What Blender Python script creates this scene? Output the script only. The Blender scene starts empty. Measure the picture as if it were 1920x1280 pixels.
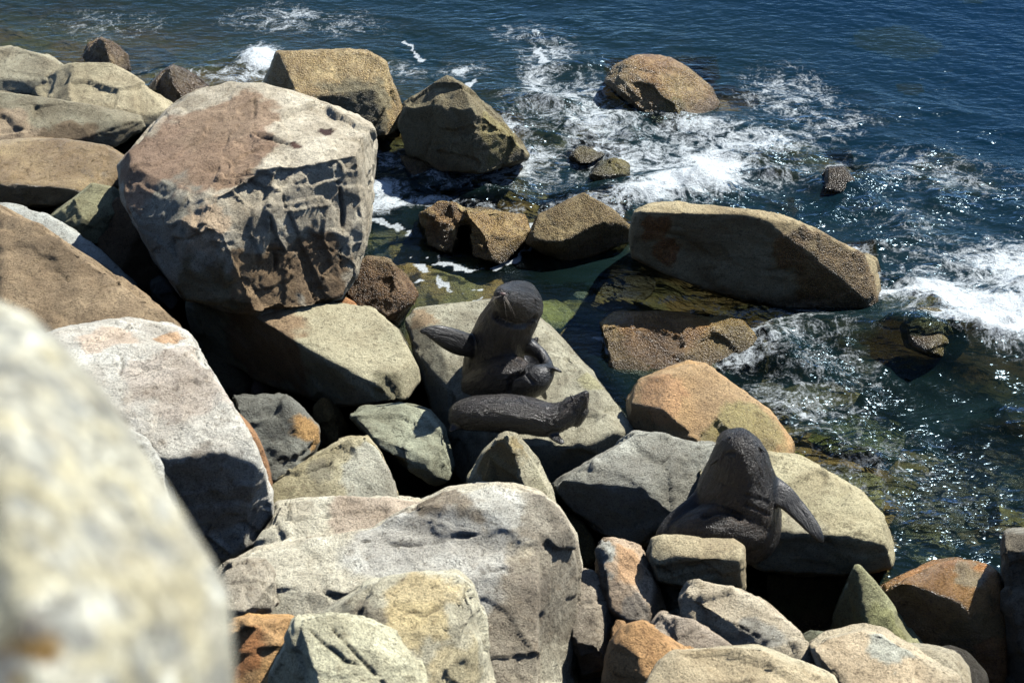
import bpy, bmesh, math, random
import numpy as np
from mathutils import Vector, Matrix
from mathutils.bvhtree import BVHTree

# ------------------------------------------------------------------ camera
CAM_H, PITCH, FPX = 9.5, math.radians(33.0), 3733.0
scene = bpy.context.scene
cam_d = bpy.data.cameras.new('camera')
cam = bpy.data.objects.new('camera', cam_d)
scene.collection.objects.link(cam)
scene.camera = cam
cam.location = (0, 0, CAM_H)
cam.rotation_euler = (math.pi / 2 - PITCH, 0, 0)
cam_d.sensor_width = 36.0
cam_d.lens = 36.0 * FPX / 1920.0
cam_d.clip_start = 0.05
cam_d.clip_end = 3000.0
cam_d.dof.use_dof = True
cam_d.dof.focus_distance = 16.6
cam_d.dof.aperture_fstop = 4.0

# ------------------------------------------------------------------ light
SUN_EL, SUN_AZ = math.radians(49.0), math.radians(51.0)      # azimuth: to the right of the view
world = bpy.data.worlds.new('World')
scene.world = world
world.use_nodes = True
wn = world.node_tree.nodes
bg = wn['Background']
sky = wn.new('ShaderNodeTexSky')
sky.sky_type = 'NISHITA'
sky.sun_disc = False
sky.sun_elevation = SUN_EL
sky.sun_rotation = SUN_AZ
sky.altitude = 1500.0
sky.air_density = 0.6
sky.dust_density = 0.2
sky.ozone_density = 1.0
world.node_tree.links.new(sky.outputs['Color'], bg.inputs['Color'])
bg.inputs['Strength'].default_value = 0.115
sun_d = bpy.data.lights.new('sun', 'SUN')
sun_d.energy = 5.0
sun_d.angle = math.radians(0.5)
sun_d.color = (1.0, 0.97, 0.91)
sun = bpy.data.objects.new('sun', sun_d)
scene.collection.objects.link(sun)
sdir = Vector((math.sin(SUN_AZ) * math.cos(SUN_EL), math.cos(SUN_AZ) * math.cos(SUN_EL), math.sin(SUN_EL)))
sun.rotation_euler = sdir.to_track_quat('Z', 'Y').to_euler()
sun.location = (10, 20, 20)
scene.view_settings.view_transform = 'Standard'
scene.view_settings.look = 'None'
scene.view_settings.exposure = 0.70
scene.view_settings.gamma = 1.0
scene.cycles.use_denoising = True
scene.cycles.max_bounces = 6
scene.cycles.diffuse_bounces = 0
scene.cycles.caustics_reflective = False
scene.cycles.caustics_refractive = False
scene.cycles.transparent_max_bounces = 12
scene.cycles.sample_clamp_indirect = 4.0
scene.cycles.sample_clamp_direct = 40.0

# ------------------------------------------------------------------ geometry helpers
C0 = np.array([0, 0, CAM_H])
FW = np.array([0, math.cos(PITCH), -math.sin(PITCH)])
UP = np.array([0, math.sin(PITCH), math.cos(PITCH)])
RT = np.array([1.0, 0, 0])


def ray(px, py):
    return FW + RT * (px - 960) / FPX + UP * (640 - py) / FPX


ZS = 1.3          # all heights were estimated a little low


def P(px, py, z):
    z = z * ZS
    r = ray(px, py)
    return C0 + r * ((z - CAM_H) / r[2])


def PD(px, py, d):
    r = ray(px, py)
    return C0 + r / np.linalg.norm(r) * d


def proj(V):
    q = np.asarray(V) - C0
    d = q @ FW
    return np.stack([960 + FPX * (q @ RT) / d, 640 - FPX * (q @ UP) / d], -1), d


def _hash(ix, iy, iz, s):
    h = (ix * 374761393 + iy * 668265263 + iz * 2147483647 + s * 1274126177) & 0xFFFFFFFF
    h = ((h ^ (h >> 13)) * 1274126177) & 0xFFFFFFFF
    h = ((h ^ (h >> 16)) * 2246822519) & 0xFFFFFFFF
    return h ^ (h >> 15)


def vnoise(p, seed=0):
    """value noise, -1..1"""
    p = np.asarray(p, dtype=np.float64)
    i = np.floor(p).astype(np.int64)
    f = p - i
    f = f * f * f * (f * (f * 6 - 15) + 10)
    out = 0
    for dx in (0, 1):
        wx = f[:, 0] if dx else 1 - f[:, 0]
        for dy in (0, 1):
            wy = f[:, 1] if dy else 1 - f[:, 1]
            for dz in (0, 1):
                wz = f[:, 2] if dz else 1 - f[:, 2]
                h = _hash(i[:, 0] + dx, i[:, 1] + dy, i[:, 2] + dz, seed)
                out = out + wx * wy * wz * ((h & 0xFFFF) / 32767.5 - 1)
    return out


ROT = np.array([[0.36, 0.48, -0.8], [-0.8, 0.6, 0.0], [0.48, 0.64, 0.6]])


def fbm(p, octv=4, seed=0, gain=0.5):
    p = np.asarray(p) @ ROT.T
    a, s, t = 1.0, 0.0, 0.0
    for k in range(octv):
        s = s + a * vnoise(p, seed + k * 17)
        t += a
        a *= gain
        p = p @ ROT.T * 2.03
    return s / t


def worley_planes(p, seed=0, tilt=0.5):
    """piecewise-planar chips: value differs by cell, tilted inside the cell"""
    p = np.asarray(p)
    i = np.floor(p).astype(np.int64)
    best = np.full(len(p), 1e9)
    second = np.full(len(p), 1e9)
    val = np.zeros(len(p))
    for dx in (-1, 0, 1):
        for dy in (-1, 0, 1):
            for dz in (-1, 0, 1):
                c = i + np.array([dx, dy, dz])
                h = _hash(c[:, 0], c[:, 1], c[:, 2], seed)
                h2 = _hash(c[:, 0], c[:, 1], c[:, 2], seed + 91)
                off = np.stack([(h & 255) / 255., ((h >> 8) & 255) / 255., ((h >> 16) & 255) / 255.], -1)
                d = p - (c + off)
                d2 = (d * d).sum(1)
                n = np.stack([(h2 & 255) / 127.5 - 1, ((h2 >> 8) & 255) / 127.5 - 1, ((h2 >> 16) & 255) / 127.5 - 1], -1)
                v = (d * n).sum(1) * tilt + ((h2 >> 24) & 255) / 255. - 0.5
                m = d2 < best
                second = np.where(m, best, np.minimum(second, d2))
                val = np.where(m, v, val)
                best = np.where(m, d2, best)
    edge = np.sqrt(second) - np.sqrt(best)
    return val, edge


def sstep(a, b, x):
    t = np.clip((x - a) / (b - a), 0, 1)
    return t * t * (3 - 2 * t)


def hull2d(pts):
    pts = sorted(map(tuple, pts))

    def half(ps):
        h = []
        for p in ps:
            while len(h) > 1 and (h[-1][0] - h[-2][0]) * (p[1] - h[-2][1]) - (h[-1][1] - h[-2][1]) * (p[0] - h[-2][0]) <= 0:
                h.pop()
            h.append(p)
        return h
    return half(pts)[:-1] + half(pts[::-1])[:-1]


def inside(h, q, tol=1.0):
    n = len(h)
    for k in range(n):
        a, b = h[k], h[(k + 1) % n]
        cr = (b[0] - a[0]) * (q[1] - a[1]) - (b[1] - a[1]) * (q[0] - a[0])
        if cr < -tol * math.hypot(b[0] - a[0], b[1] - a[1]):
            return False
    return True


def hull_mesh(V, zb, thick, cutk=1.0):
    zb = zb * ZS
    """closed convex body: the given corners, plus what lies below and behind them"""
    V = [np.array(v, float) for v in V]
    pj = proj(np.array(V))[0]
    H2 = hull2d(pj)
    pts = list(V)
    for v in V:
        z = v[2]
        last = None
        while z > zb:
            z = max(zb, z - 0.04)
            q = np.array([v[0], v[1], z])
            if not inside(H2, proj(q[None])[0][0]):
                break
            last = q
        if last is not None:
            pts.append(last)
        r = v - C0
        r /= np.linalg.norm(r)
        t = min((v[2] - zb) / max(-r[2], .05), thick)
        if t > 0.03:
            pts.append(v + r * t)
    bm = bmesh.new()
    for p in pts:
        bm.verts.new(p)
    res = bmesh.ops.convex_hull(bm, input=bm.verts)
    junk = [g for g in res['geom_interior'] + res['geom_unused'] if isinstance(g, bmesh.types.BMVert)]
    bmesh.ops.delete(bm, geom=list(set(junk)), context='VERTS')
    bm.normal_update()
    # knock flat facets off the corners
    A = np.array([v.co[:] for v in bm.verts])
    L = np.linalg.norm(A.max(0) - A.min(0))
    rnd = random.Random(int(abs(A.sum()) * 100))
    for k in range(26):
        n = np.array([rnd.gauss(0, 1), rnd.gauss(-.2, 1), rnd.gauss(.3, .9)])
        n /= np.linalg.norm(n)
        sup = (A @ n)
        cut = sup.max() - L * rnd.uniform(.004, .030) * cutk
        g = bm.verts[:] + bm.edges[:] + bm.faces[:]
        r_ = bmesh.ops.bisect_plane(bm, geom=g, plane_co=Vector(n * cut), plane_no=Vector(n), clear_outer=True)
        ed = [e for e in r_['geom_cut'] if isinstance(e, bmesh.types.BMEdge)]
        if len(ed) > 2:
            bmesh.ops.contextual_create(bm, geom=ed)
        A = np.array([v.co[:] for v in bm.verts])
    bmesh.ops.recalc_face_normals(bm, faces=bm.faces)
    return bm


def bm_arrays(bm):
    bm.verts.index_update()
    return np.array([v.co[:] for v in bm.verts]), [[v.index for v in f.verts] for f in bm.faces]


def remesh(parts, voxel, smooth, name='tmp'):
    me = bpy.data.meshes.new(name)
    vs, fs, o = [], [], 0
    for V, F in parts:
        vs.append(V)
        fs += [[i + o for i in f] for f in F]
        o += len(V)
    me.from_pydata(np.concatenate(vs).tolist(), [], fs)
    ob = bpy.data.objects.new(name, me)
    scene.collection.objects.link(ob)
    m = ob.modifiers.new('r', 'REMESH')
    m.mode = 'VOXEL'
    m.voxel_size = voxel
    m.use_smooth_shade = True
    if smooth:
        s = ob.modifiers.new('s', 'SMOOTH')
        s.iterations = smooth
        s.factor = 0.5
    dg = bpy.context.evaluated_depsgraph_get()
    out = bpy.data.meshes.new_from_object(ob.evaluated_get(dg))
    bpy.data.objects.remove(ob)
    bpy.data.meshes.remove(me)
    return out


def getv(me):
    a = np.empty(len(me.vertices) * 3, np.float32)
    me.vertices.foreach_get('co', a)
    return a.reshape(-1, 3).astype(np.float64)


def getn(me):
    a = np.empty(len(me.vertices) * 3, np.float32)
    me.vertices.foreach_get('normal', a)
    return a.reshape(-1, 3).astype(np.float64)


def setv(me, V):
    me.vertices.foreach_set('co', V.astype(np.float32).ravel())
    me.update()


def add_attr(me, name, vals, kind='FLOAT'):
    if kind == 'FLOAT':
        a = me.attributes.new(name, 'FLOAT', 'POINT')
        a.data.foreach_set('value', np.asarray(vals, np.float32).ravel())
    else:
        a = me.attributes.new(name, 'FLOAT_COLOR', 'POINT')
        c = np.ones((len(vals), 4), np.float32)
        c[:, :3] = vals
        a.data.foreach_set('color', c.ravel())


def lin(r, g, b):
    return np.array([((c / 255.0) / 12.92 if c / 255.0 < 0.04045 else ((c / 255.0 + 0.055) / 1.055) ** 2.4) for c in (r, g, b)])


def tag(o, label=None, cat=None, group=None, kind=None):
    if label:
        o['label'] = label
    if cat:
        o['category'] = cat
    if group:
        o['group'] = group
    if kind:
        o['kind'] = kind
    return o


# ------------------------------------------------------------------ materials
class NT:
    def __init__(s, name):
        s.m = bpy.data.materials.new(name)
        s.m.use_nodes = True
        s.t = s.m.node_tree
        s.t.nodes.clear()

    def n(s, typ, inp=None, **kw):
        nd = s.t.nodes.new('ShaderNode' + typ)
        for k, v in kw.items():
            setattr(nd, k, v)
        for k, v in (inp or {}).items():
            sk = nd.inputs[k]
            if isinstance(v, bpy.types.NodeSocket):
                s.t.links.new(v, sk)
            else:
                sk.default_value = v
        return nd

    def math(s, op, a, b=0.0, c=0.0, clamp=False):
        return s.n('Math', {0: a, 1: b, 2: c}, operation=op, use_clamp=clamp).outputs[0]

    def ramp(s, fac, a, b, lo=0.0, hi=1.0):
        nd = s.n('MapRange', {0: fac, 1: a, 2: b, 3: lo, 4: hi})
        nd.interpolation_type = 'SMOOTHSTEP'
        return nd.outputs[0]

    def noise(s, vec, scale, detail=2.0, rough=0.5, dist=0.0):
        return s.n('TexNoise', {'Vector': vec, 'Scale': scale, 'Detail': detail, 'Roughness': rough, 'Distortion': dist}).outputs['Fac']

    def mix(s, fac, a, b, blend='MIX'):
        nd = s.n('Mix', data_type='RGBA', blend_type=blend)
        for sk, v in ((nd.inputs[0], fac), (nd.inputs[6], a), (nd.inputs[7], b)):
            if isinstance(v, bpy.types.NodeSocket):
                s.t.links.new(v, sk)
            else:
                sk.default_value = v if not isinstance(v, (tuple, list)) or len(v) == 4 else (*v, 1)
        return nd.outputs[2]

    def out(s, sh):
        s.n('OutputMaterial', {'Surface': sh})
        return s.m


def rock_material():
    t = NT('granite')
    pos = t.n('NewGeometry').outputs['Position']
    col = t.n('Attribute', attribute_name='tint').outputs['Color']
    wet = t.n('Attribute', attribute_name='wet').outputs['Fac']
    grit = t.n('Attribute', attribute_name='grit').outputs['Fac']
    # grain of the stone
    big = t.noise(pos, 3.2, 5, 0.62)
    mid = t.noise(pos, 14.0, 4, 0.65)
    fine = t.noise(pos, 88.0, 4, 0.8)
    spk = t.n('TexVoronoi', {'Vector': pos, 'Scale': 62.0}).outputs['Distance']
    pit = t.noise(pos, 22.0, 5, .8, .5)
    c = t.mix(t.ramp(big, 0.3, 0.72), t.mix(1.0, col, (0.84, 0.81, 0.78, 1), 'MULTIPLY'), t.mix(1.0, col, (1.30, 1.31, 1.32, 1), 'MULTIPLY'))
    c = t.mix(t.ramp(mid, 0.55, 0.75, 0, .55), c, t.mix(1.0, col, (0.52, 0.44, 0.36, 1), 'MULTIPLY'))
    spot = t.noise(pos, 38.0, 3, .8)
    c = t.mix(t.ramp(spot, .60, .68, 0, .6), c, t.mix(1.0, c, (.38, .36, .34, 1), 'MULTIPLY'))
    c = t.mix(t.ramp(fine, 0.52, 0.62, 0, .75), c, t.mix(1.0, c, (0.42, 0.40, 0.40, 1), 'MULTIPLY'))
    c = t.mix(t.ramp(fine, 0.47, 0.36, 0, .7), c, t.mix(1.0, c, (1.4, 1.38, 1.34, 1), 'MULTIPLY'))
    c = t.mix(t.ramp(pit, .56, .66, 0, .45), c, t.mix(1.0, c, (0.35, 0.32, 0.28, 1), 'MULTIPLY'))
    # seams and scratches
    seam = t.n('TexNoise', {'Vector': t.n('VectorMath', {0: pos, 1: (1.0, 2.1, 3.6)}, operation='MULTIPLY').outputs[0],
                            'Scale': 1.7, 'Detail': 6.0, 'Roughness': 0.6, 'Distortion': 0.8}).outputs['Fac']
    seamd = t.math('ABSOLUTE', t.math('SUBTRACT', seam, 0.5))
    seamm = t.math('MULTIPLY', t.ramp(seamd, 0.0, 0.006, 1, 0), t.ramp(big, 0.5, 0.62))
    c = t.mix(t.math('MULTIPLY', seamm, 0.6), c, (0.05, 0.04, 0.03, 1))
    # barnacle / weed crust
    barn = t.n('TexVoronoi', {'Vector': pos, 'Scale': 72.0, 'Randomness': 1.0})
    bn = t.noise(pos, 9.0, 4, .7)
    crust = t.math('MULTIPLY', grit, t.ramp(bn, 0.34, 0.56, .15, 1))
    bcol = t.mix(t.ramp(barn.outputs['Distance'], 0.15, 0.6), t.mix(1.0, col, (1.35, 1.24, .98, 1), 'MULTIPLY'), t.mix(1.0, col, (0.42, 0.34, 0.22, 1), 'MULTIPLY'))
    c = t.mix(crust, c, bcol)
    c = t.mix(t.math('MULTIPLY', wet, 0.30), c, t.mix(1.0, c, (0.5, 0.46, 0.40, 1), 'MULTIPLY'))
    ro = t.math('SUBTRACT', 0.86, t.math('MULTIPLY', wet, 0.60))
    # relief
    h = t.math('MULTIPLY', fine, 0.62)
    h = t.math('ADD', h, t.math('MULTIPLY', mid, .55))
    h = t.math('ADD', h, t.math('MULTIPLY', t.noise(pos, 32.0, 4, .7), 0.55))
    h = t.math('SUBTRACT', h, t.math('MULTIPLY', seamm, 0.9))
    h = t.math('SUBTRACT', h, t.ramp(pit, .56, .66, 0, .35))
    b1 = t.n('Bump', {'Height': h, 'Strength': 0.9, 'Distance': 0.030})
    hb = t.math('MULTIPLY', t.math('SUBTRACT', 1.0, barn.outputs['Distance']), crust)
    b2 = t.n('Bump', {'Height': hb, 'Strength': 1.0, 'Distance': 0.020, 'Normal': b1.outputs[0]})
    pr = t.n('BsdfPrincipled', {'Base Color': c, 'Roughness': ro, 'Normal': b2.outputs[0], 'Specular IOR Level': 0.45, 'Coat Weight': t.math('MULTIPLY', wet, .55), 'Coat Roughness': .22, 'Coat Normal': b2.outputs[0]})
    return t.out(pr.outputs[0])


ROCK = rock_material()

# ------------------------------------------------------------------ rocks
ROCKS = {}          # name -> (object)
LOWS = []           # coarse bodies for depth soundings
surf_cache = []


def surf_vertex(V, pj, dp, px, py, rad=14):
    m = (pj[:, 0] - px) ** 2 + (pj[:, 1] - py) ** 2 < rad * rad
    if not m.any():
        k = np.argmin((pj[:, 0] - px) ** 2 + (pj[:, 1] - py) ** 2)
        return V[k]
    idx = np.nonzero(m)[0]
    return V[idx[np.argmin(dp[idx])]]


_seed = [10]


def rock(name, label, hulls, col, col2=None, zb=-0.4, thick=1.0, vox=None, rough=1.0, chips=1.0, wet=0.0, grit=0.0,
         patches=(), cracks=(), smooth=1, group='boulders piled along the shore', side=None, cat='rock', line=True, steep=1.0, cutk=1.0, bodies=None, chipn=14, facerough=None, blotch=False, joint=1.0):
    _seed[0] += 1
    sd = _seed[0]
    if not isinstance(hulls[0], (list,)):
        hulls = [hulls]
    parts = []
    if steep != 1.0:
        zm = max(p[2] for h in hulls for p in h)
        if group == SEA:
            hulls = [[(p[0], p[1], p[2] * steep if p[2] > .12 else p[2]) for p in h] for h in hulls]
        else:
            hulls = [[(p[0], p[1], zm + (p[2] - zm) * steep) for p in h] for h in hulls]
    for o_, p_ in (bodies or []):
        bm = faceted(o_, p_, zb, thick, chipn, sd)
        parts.append(bm_arrays(bm))
        bm.free()
    for h in (hulls if not bodies else []):
        V = [(PD(p[0], p[1], p[3]) if len(p) == 4 else P(*p)) for p in h]
        bm = hull_mesh(V, zb, thick, cutk)
        parts.append(bm_arrays(bm))
        bm.free()
    LOWS.extend(parts)
    allv = np.concatenate([p[0] for p in parts])
    L = float(np.linalg.norm(allv.max(0) - allv.min(0)))
    if vox is None:
        vox = min(0.021, max(0.010, L / 120))
    me = remesh(parts, vox, smooth)
    V = getv(me)
    N = getn(me)
    # chipped faces: flat scars with crisp borders, mostly near the corners
    lc = min(max(0.16, L * 0.16), .40)
    off = np.array([sd * 3.1, sd * 1.7, sd * 2.3])
    wp = V + 0.15 * lc * np.stack([fbm(V / lc + off + k * 9, 2, sd) for k in range(3)], -1)
    val, edge = worley_planes(wp / lc + off, sd)
    d = (val - .15) * lc * 0.12 * chips * sstep(0.0, 0.035, edge) * sstep(-.3, .25, fbm(V * 1.3 + off, 2, sd + 51))
    val2, edge2 = worley_planes(wp / (lc * 0.33) + off, sd + 5)
    d += (val2 - .1) * lc * 0.022 * chips * rough * sstep(0.0, 0.06, edge2) * sstep(-.1, .3, fbm(V * 2.3 + off, 2, sd + 52))
    # joints: the stone has come away in slabs along two or three planes
    rj = np.random.RandomState(sd * 7 + 1)
    wj = V + .03 * np.stack([fbm(V * 2.5 + k * 5, 3, sd + 40) for k in range(3)], -1)
    jm = sstep(-.12, .18, fbm(V * (1.1 / min(L, 2.0)) * 2.2 + off, 3, sd + 55))
    q1, q2, q3 = [unit(rj.randn(3) + np.array([0, -.3, .3])) for _ in range(3)]
    sp_ = min(.5, .2 * L)
    c1_, c2_, c3_ = [np.floor(wj @ q_ / (sp_ * f_) + rj.rand() * 9).astype(np.int64) for q_, f_ in ((q1, 1.0), (q2, 1.4), (q3, .8))]
    hv = ((_hash(c1_, c2_, c3_, sd + 3) & 1023) / 1023.0) ** 2
    d -= hv * jm * min(.045, .028 * L) * joint
    # thin flakes
    qt = (fbm(V * np.array([1.1, 1.1, 2.0]) + off, 4, sd + 13, .45) + 1) * 2.6
    terr = np.floor(qt) + sstep(0.0, 0.10, qt - np.floor(qt)) - qt
    d += 0.010 * min(1.5, rough) * min(1., L) * terr
    # weathering grain
    d += 0.010 * min(1.0, L) * fbm(V * 2.2 + off, 3, sd) * rough
    d += 0.007 * rough * fbm(V * 9 + off, 3, sd + 3, .6)
    if facerough:
        am, (fx, fy), rr = facerough
        p_, q_ = proj(V)
        c_ = surf_vertex(V, p_, q_, fx, fy)
        k_ = (1 - sstep(.6, 1.0, np.linalg.norm(V - c_, axis=1) / rr)) * (1 - sstep(.6, .85, N[:, 2]))
        v3, e3 = worley_planes(V / np.array([.42, .42, .80]) + .3 * np.stack([fbm(V * 4 + k * 9, 2, sd) for k in range(3)], -1) + off, sd + 61)
        d += k_ * (am * (v3 - .3) * sstep(0, .05, e3) + .16 * am * fbm(V * 6 + off, 4, sd + 62, .6))
    if grit > 0:
        d += 0.008 * grit * np.abs(vnoise(V * 38 + off, sd)) * .9
    d = np.clip(d, -0.12, 0.03)
    V2 = V + N * d[:, None]
    pj, dp = proj(V2)
    crk = np.zeros(len(V2))
    for line_ in cracks:
        w = line_[0]
        dep = line_[1]
        sp = [surf_vertex(V2, pj, dp, x, y) for x, y in line_[2]]
        dist = np.full(len(V2), 9.0)
        wob = 0.009 * np.stack([fbm(V2 * 9 + k * 5, 2, sd) for k in range(3)], -1)
        ns = len(sp) - 1
        for q_, (a, b) in enumerate(zip(sp[:-1], sp[1:])):
            ab = b - a
            tt = np.clip(((V2 + wob - a) @ ab) / (ab @ ab + 1e-9), 0, 1)
            wd = .25 + .85 * np.sin(np.pi * np.clip((q_ + tt) / ns, .04, .96))
            dist = np.minimum(dist, np.linalg.norm(V2 + wob - (a + tt[:, None] * ab), axis=1) / wd)
        w = max(w * .8, .015)
        dep = min(dep, 1.1 * w)
        g = 1 - sstep(w * 0.3, w, dist)
        crk = np.maximum(crk, g)
        V2 = V2 - N * (g * dep)[:, None]
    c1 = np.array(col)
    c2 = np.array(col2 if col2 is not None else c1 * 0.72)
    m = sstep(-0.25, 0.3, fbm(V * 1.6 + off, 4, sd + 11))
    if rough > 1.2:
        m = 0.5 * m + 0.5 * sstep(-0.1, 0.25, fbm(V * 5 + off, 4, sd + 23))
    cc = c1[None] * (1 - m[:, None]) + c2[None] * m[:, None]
    if side is not None:
        s = 1 - sstep(0.25, 0.6, N[:, 2] + 0.2 * fbm(V * 4, 3, sd))
        cc = cc * (1 - s[:, None]) + np.array(side)[None] * s[:, None]
    wv = np.full(len(V), float(wet))
    gv = np.full(len(V), float(grit))
    wn3 = fbm(V * 6 + off, 4, sd + 31)
    for pt in patches:
        px, py, r, pc = pt[:4]
        st = pt[4] if len(pt) > 4 else 1.0
        c = surf_vertex(V2, pj, dp, px, py)
        dd = np.linalg.norm((V2 - c) * np.array([1, 1, .8]), axis=1) / r
        dd = dd + 0.75 * fbm(V * (1.1 / r) + off + px * .1, 4, sd + 90, .62) + .25 * wn3
        k = (1 - sstep(0.72, 1.0, dd)) * st
        cc = cc * (1 - k[:, None]) + np.array(pc)[None] * k[:, None]
        if len(pt) > 5:
            wv = wv * (1 - k) + k * pt[5]
            gv = gv * (1 - k) + k * pt[6]
    if blotch:
        b1 = vnoise(V @ ROT.T / .013 + off, sd + 71)
        b2 = vnoise(V @ ROT.T / .024 + off, sd + 72)
        b3 = fbm(V / .10 + off, 3, sd + 73)
        for k_, pc in ((sstep(.25, .6, b1) * .7, lin(120, 122, 124)), (sstep(.3, .65, -b1), lin(235, 233, 222)), (sstep(.15, .5, b2) * .8, lin(150, 150, 146)), (sstep(.1, .45, -b2 * .6 - b3) * .55, lin(206, 192, 146))):
            cc = cc * (1 - k_[:, None]) + pc[None] * k_[:, None]
    # everything near the water line is wet, dark and encrusted
    if line:
        wl = 1 - sstep(0.06, 0.26, V[:, 2] + 0.10 * fbm(V * 3, 3, 77))
        cc = cc * (1 - 0.75 * wl[:, None]) + lin(62, 50, 26)[None] * 0.75 * wl[:, None]
        wv = np.maximum(wv, wl * 0.9)
        gv = np.maximum(gv, wl * 0.7)
    cc = cc * (1 - 0.6 * crk[:, None])
    lum = (cc @ np.array([.3, .6, .1]))[:, None]
    cc = (lum + (cc - lum) * .82) * np.array([1.0, 1.02, .94])[None]
    org = np.array([V2[:, 0].mean(), V2[:, 1].mean(), V2[:, 2].min()])
    setv(me, V2 - org)
    add_attr(me, 'tint', np.clip(cc, 0, 1), 'C')
    add_attr(me, 'wet', wv)
    add_attr(me, 'grit', gv)
    me.materials.clear()
    me.materials.append(ROCK)
    ob = bpy.data.objects.new(name, me)
    me.name = name
    ob.location = org
    scene.collection.objects.link(ob)
    tag(ob, label, cat, group)
    return ob


# colours (real-world base colours)
TAN = lin(176, 160, 130)
GREY = lin(158, 155, 146)
PALE = lin(190, 184, 172)
WHITE = lin(202, 198, 190)
PINK = lin(186, 160, 142)
BROWN = lin(140, 112, 86)
DBROWN = lin(120, 96, 62)
GOLD = lin(176, 140, 82)
ORANGE = lin(190, 126, 62)
GREEN = lin(138, 134, 100)
DGREY = lin(112, 110, 104)
BARN = lin(170, 142, 88)
CREAM = lin(202, 188, 150)
MOSS = lin(92, 92, 44)
RUST = lin(160, 92, 36)
SEA = 'rocks standing in the water'
FR = 'boulders piled along the shore'

# --- each rock: its outline as seen, then the planes of its broken faces.
# first plane (px, py, height, normal), the others (px, py, normal) start on the face already there
U = (0, 0, 1)
F = (0, -1, .05)
FO = (0, -.97, -.25)


def unit(n):
    n = np.array(n, float)
    return n / np.linalg.norm(n)


def cut(bm, p, n):
    g = bm.verts[:] + bm.edges[:] + bm.faces[:]
    r_ = bmesh.ops.bisect_plane(bm, geom=g, plane_co=Vector(p), plane_no=Vector(n), clear_outer=True)
    ed = [e for e in r_['geom_cut'] if isinstance(e, bmesh.types.BMEdge)]
    if len(ed) > 2:
        bmesh.ops.contextual_create(bm, geom=ed)


def faceted(outline, planes, zb, thick, chipn, seed):
    zb = zb * ZS
    H2 = hull2d(outline)
    pl = []
    for k, q in enumerate(planes):
        n = unit(q[-1])
        if k == 0:
            p = P(q[0], q[1], q[2])
        else:
            r = ray(q[0], q[1])
            t = max((a - C0) @ m / (r @ m) for a, m in pl if r @ m < -1e-3)
            p = C0 + r * t
        pl.append((p, n))
    zt = max(p[2] for p, n in pl) + 1.2
    pts, rim = [], []
    for x, y in H2:
        r = ray(x, y)
        pts.append(C0 + r * ((zt - CAM_H) / r[2]))
        pts.append(C0 + r * ((zb - CAM_H) / r[2]))
        ts = [(a - C0) @ m / (r @ m) for a, m in pl if r @ m < -1e-3]
        rim.append(C0 + r * max(ts))
    bm = bmesh.new()
    for p in pts:
        bm.verts.new(p)
    bmesh.ops.convex_hull(bm, input=bm.verts)
    for p, n in pl:
        cut(bm, p, n)
        if not bm.verts:
            print('EMPTY', seed, p, n)
    rim = np.array(rim)
    yr = min(rim[:, 1].max(), pl[0][0][1] + 3.0) + thick * .6
    cut(bm, (0, yr, pl[0][0][2]), unit((0, 1, .35)))
    A = np.array([v.co[:] for v in bm.verts])
    L = np.linalg.norm(A.max(0) - A.min(0))
    rnd = random.Random(seed)
    for k in range(chipn):
        n = unit((rnd.gauss(0, 1), rnd.gauss(-.3, .8), rnd.gauss(.3, .8)))
        c = (A @ n).max() - L * rnd.uniform(.003, .030) * (1.0 if L < 2.2 else .6)
        cut(bm, n * c, n)
        A = np.array([v.co[:] for v in bm.verts])
    bmesh.ops.recalc_face_normals(bm, faces=bm.faces)
    return bm


def frock(label, outlines, planes, col, col2=None, name='boulder', thick=1.0, chipn=14, **kw):
    if not isinstance(outlines[0], list):
        outlines, planes = [outlines], [planes]
    kw['bodies'] = [(o, p) for o, p in zip(outlines, planes)]
    kw['chipn'] = chipn
    return rock(name, label, [[(0, 0, 0)]], col, col2, thick=thick, **kw)


S_ = dict(name='sea_rock', group=SEA)
# --- rocks in or at the water, far to near
frock('small golden brown rock alone in the water at the far left', [(155, 106), (165, 82), (190, 68), (215, 80), (238, 102), (244, 132), (205, 138), (165, 122)],
      [(196, 78, .3, (.55, -.35, .75)), (196, 78, (-.6, -.6, .5))], BARN, DBROWN, wet=.6, grit=.9, **S_)
frock('rounded grey boulder at the left edge with open water behind it', [(-90, 100), (0, 87), (22, 86), (50, 98), (92, 105), (121, 122), (108, 150), (60, 176), (-90, 176)],
      [(40, 112, .52, (-.05, -.3, .95)), (95, 125, (.5, -.3, .8)), (20, 148, (-.1, -.8, .5))], lin(166, 158, 134), lin(134, 122, 98))
frock('dark glistening triangular rock behind the biggest boulder', [(278, 162), (300, 135), (325, 120), (350, 133), (390, 162), (380, 188), (330, 208), (295, 194)],
      [(326, 124, .38, (.35, -.5, .78)), (322, 140, (-.5, -.6, .6))], lin(120, 104, 72), DBROWN, wet=.9, grit=.9, **S_)
frock('grey and tan ridged boulder behind the golden slab at left', [(52, 176), (80, 143), (130, 119), (205, 118), (250, 146), (324, 198), (305, 234), (255, 246), (190, 240), (92, 190)],
      [(180, 150, .52, (.15, -.3, .94)), (135, 150, (-.45, -.35, .82)), (250, 215, (.1, -.8, .5))], lin(184, 170, 138), lin(158, 146, 116),
      cracks=[(.02, .03, [(70, 175), (135, 182), (180, 205)])])
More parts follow.
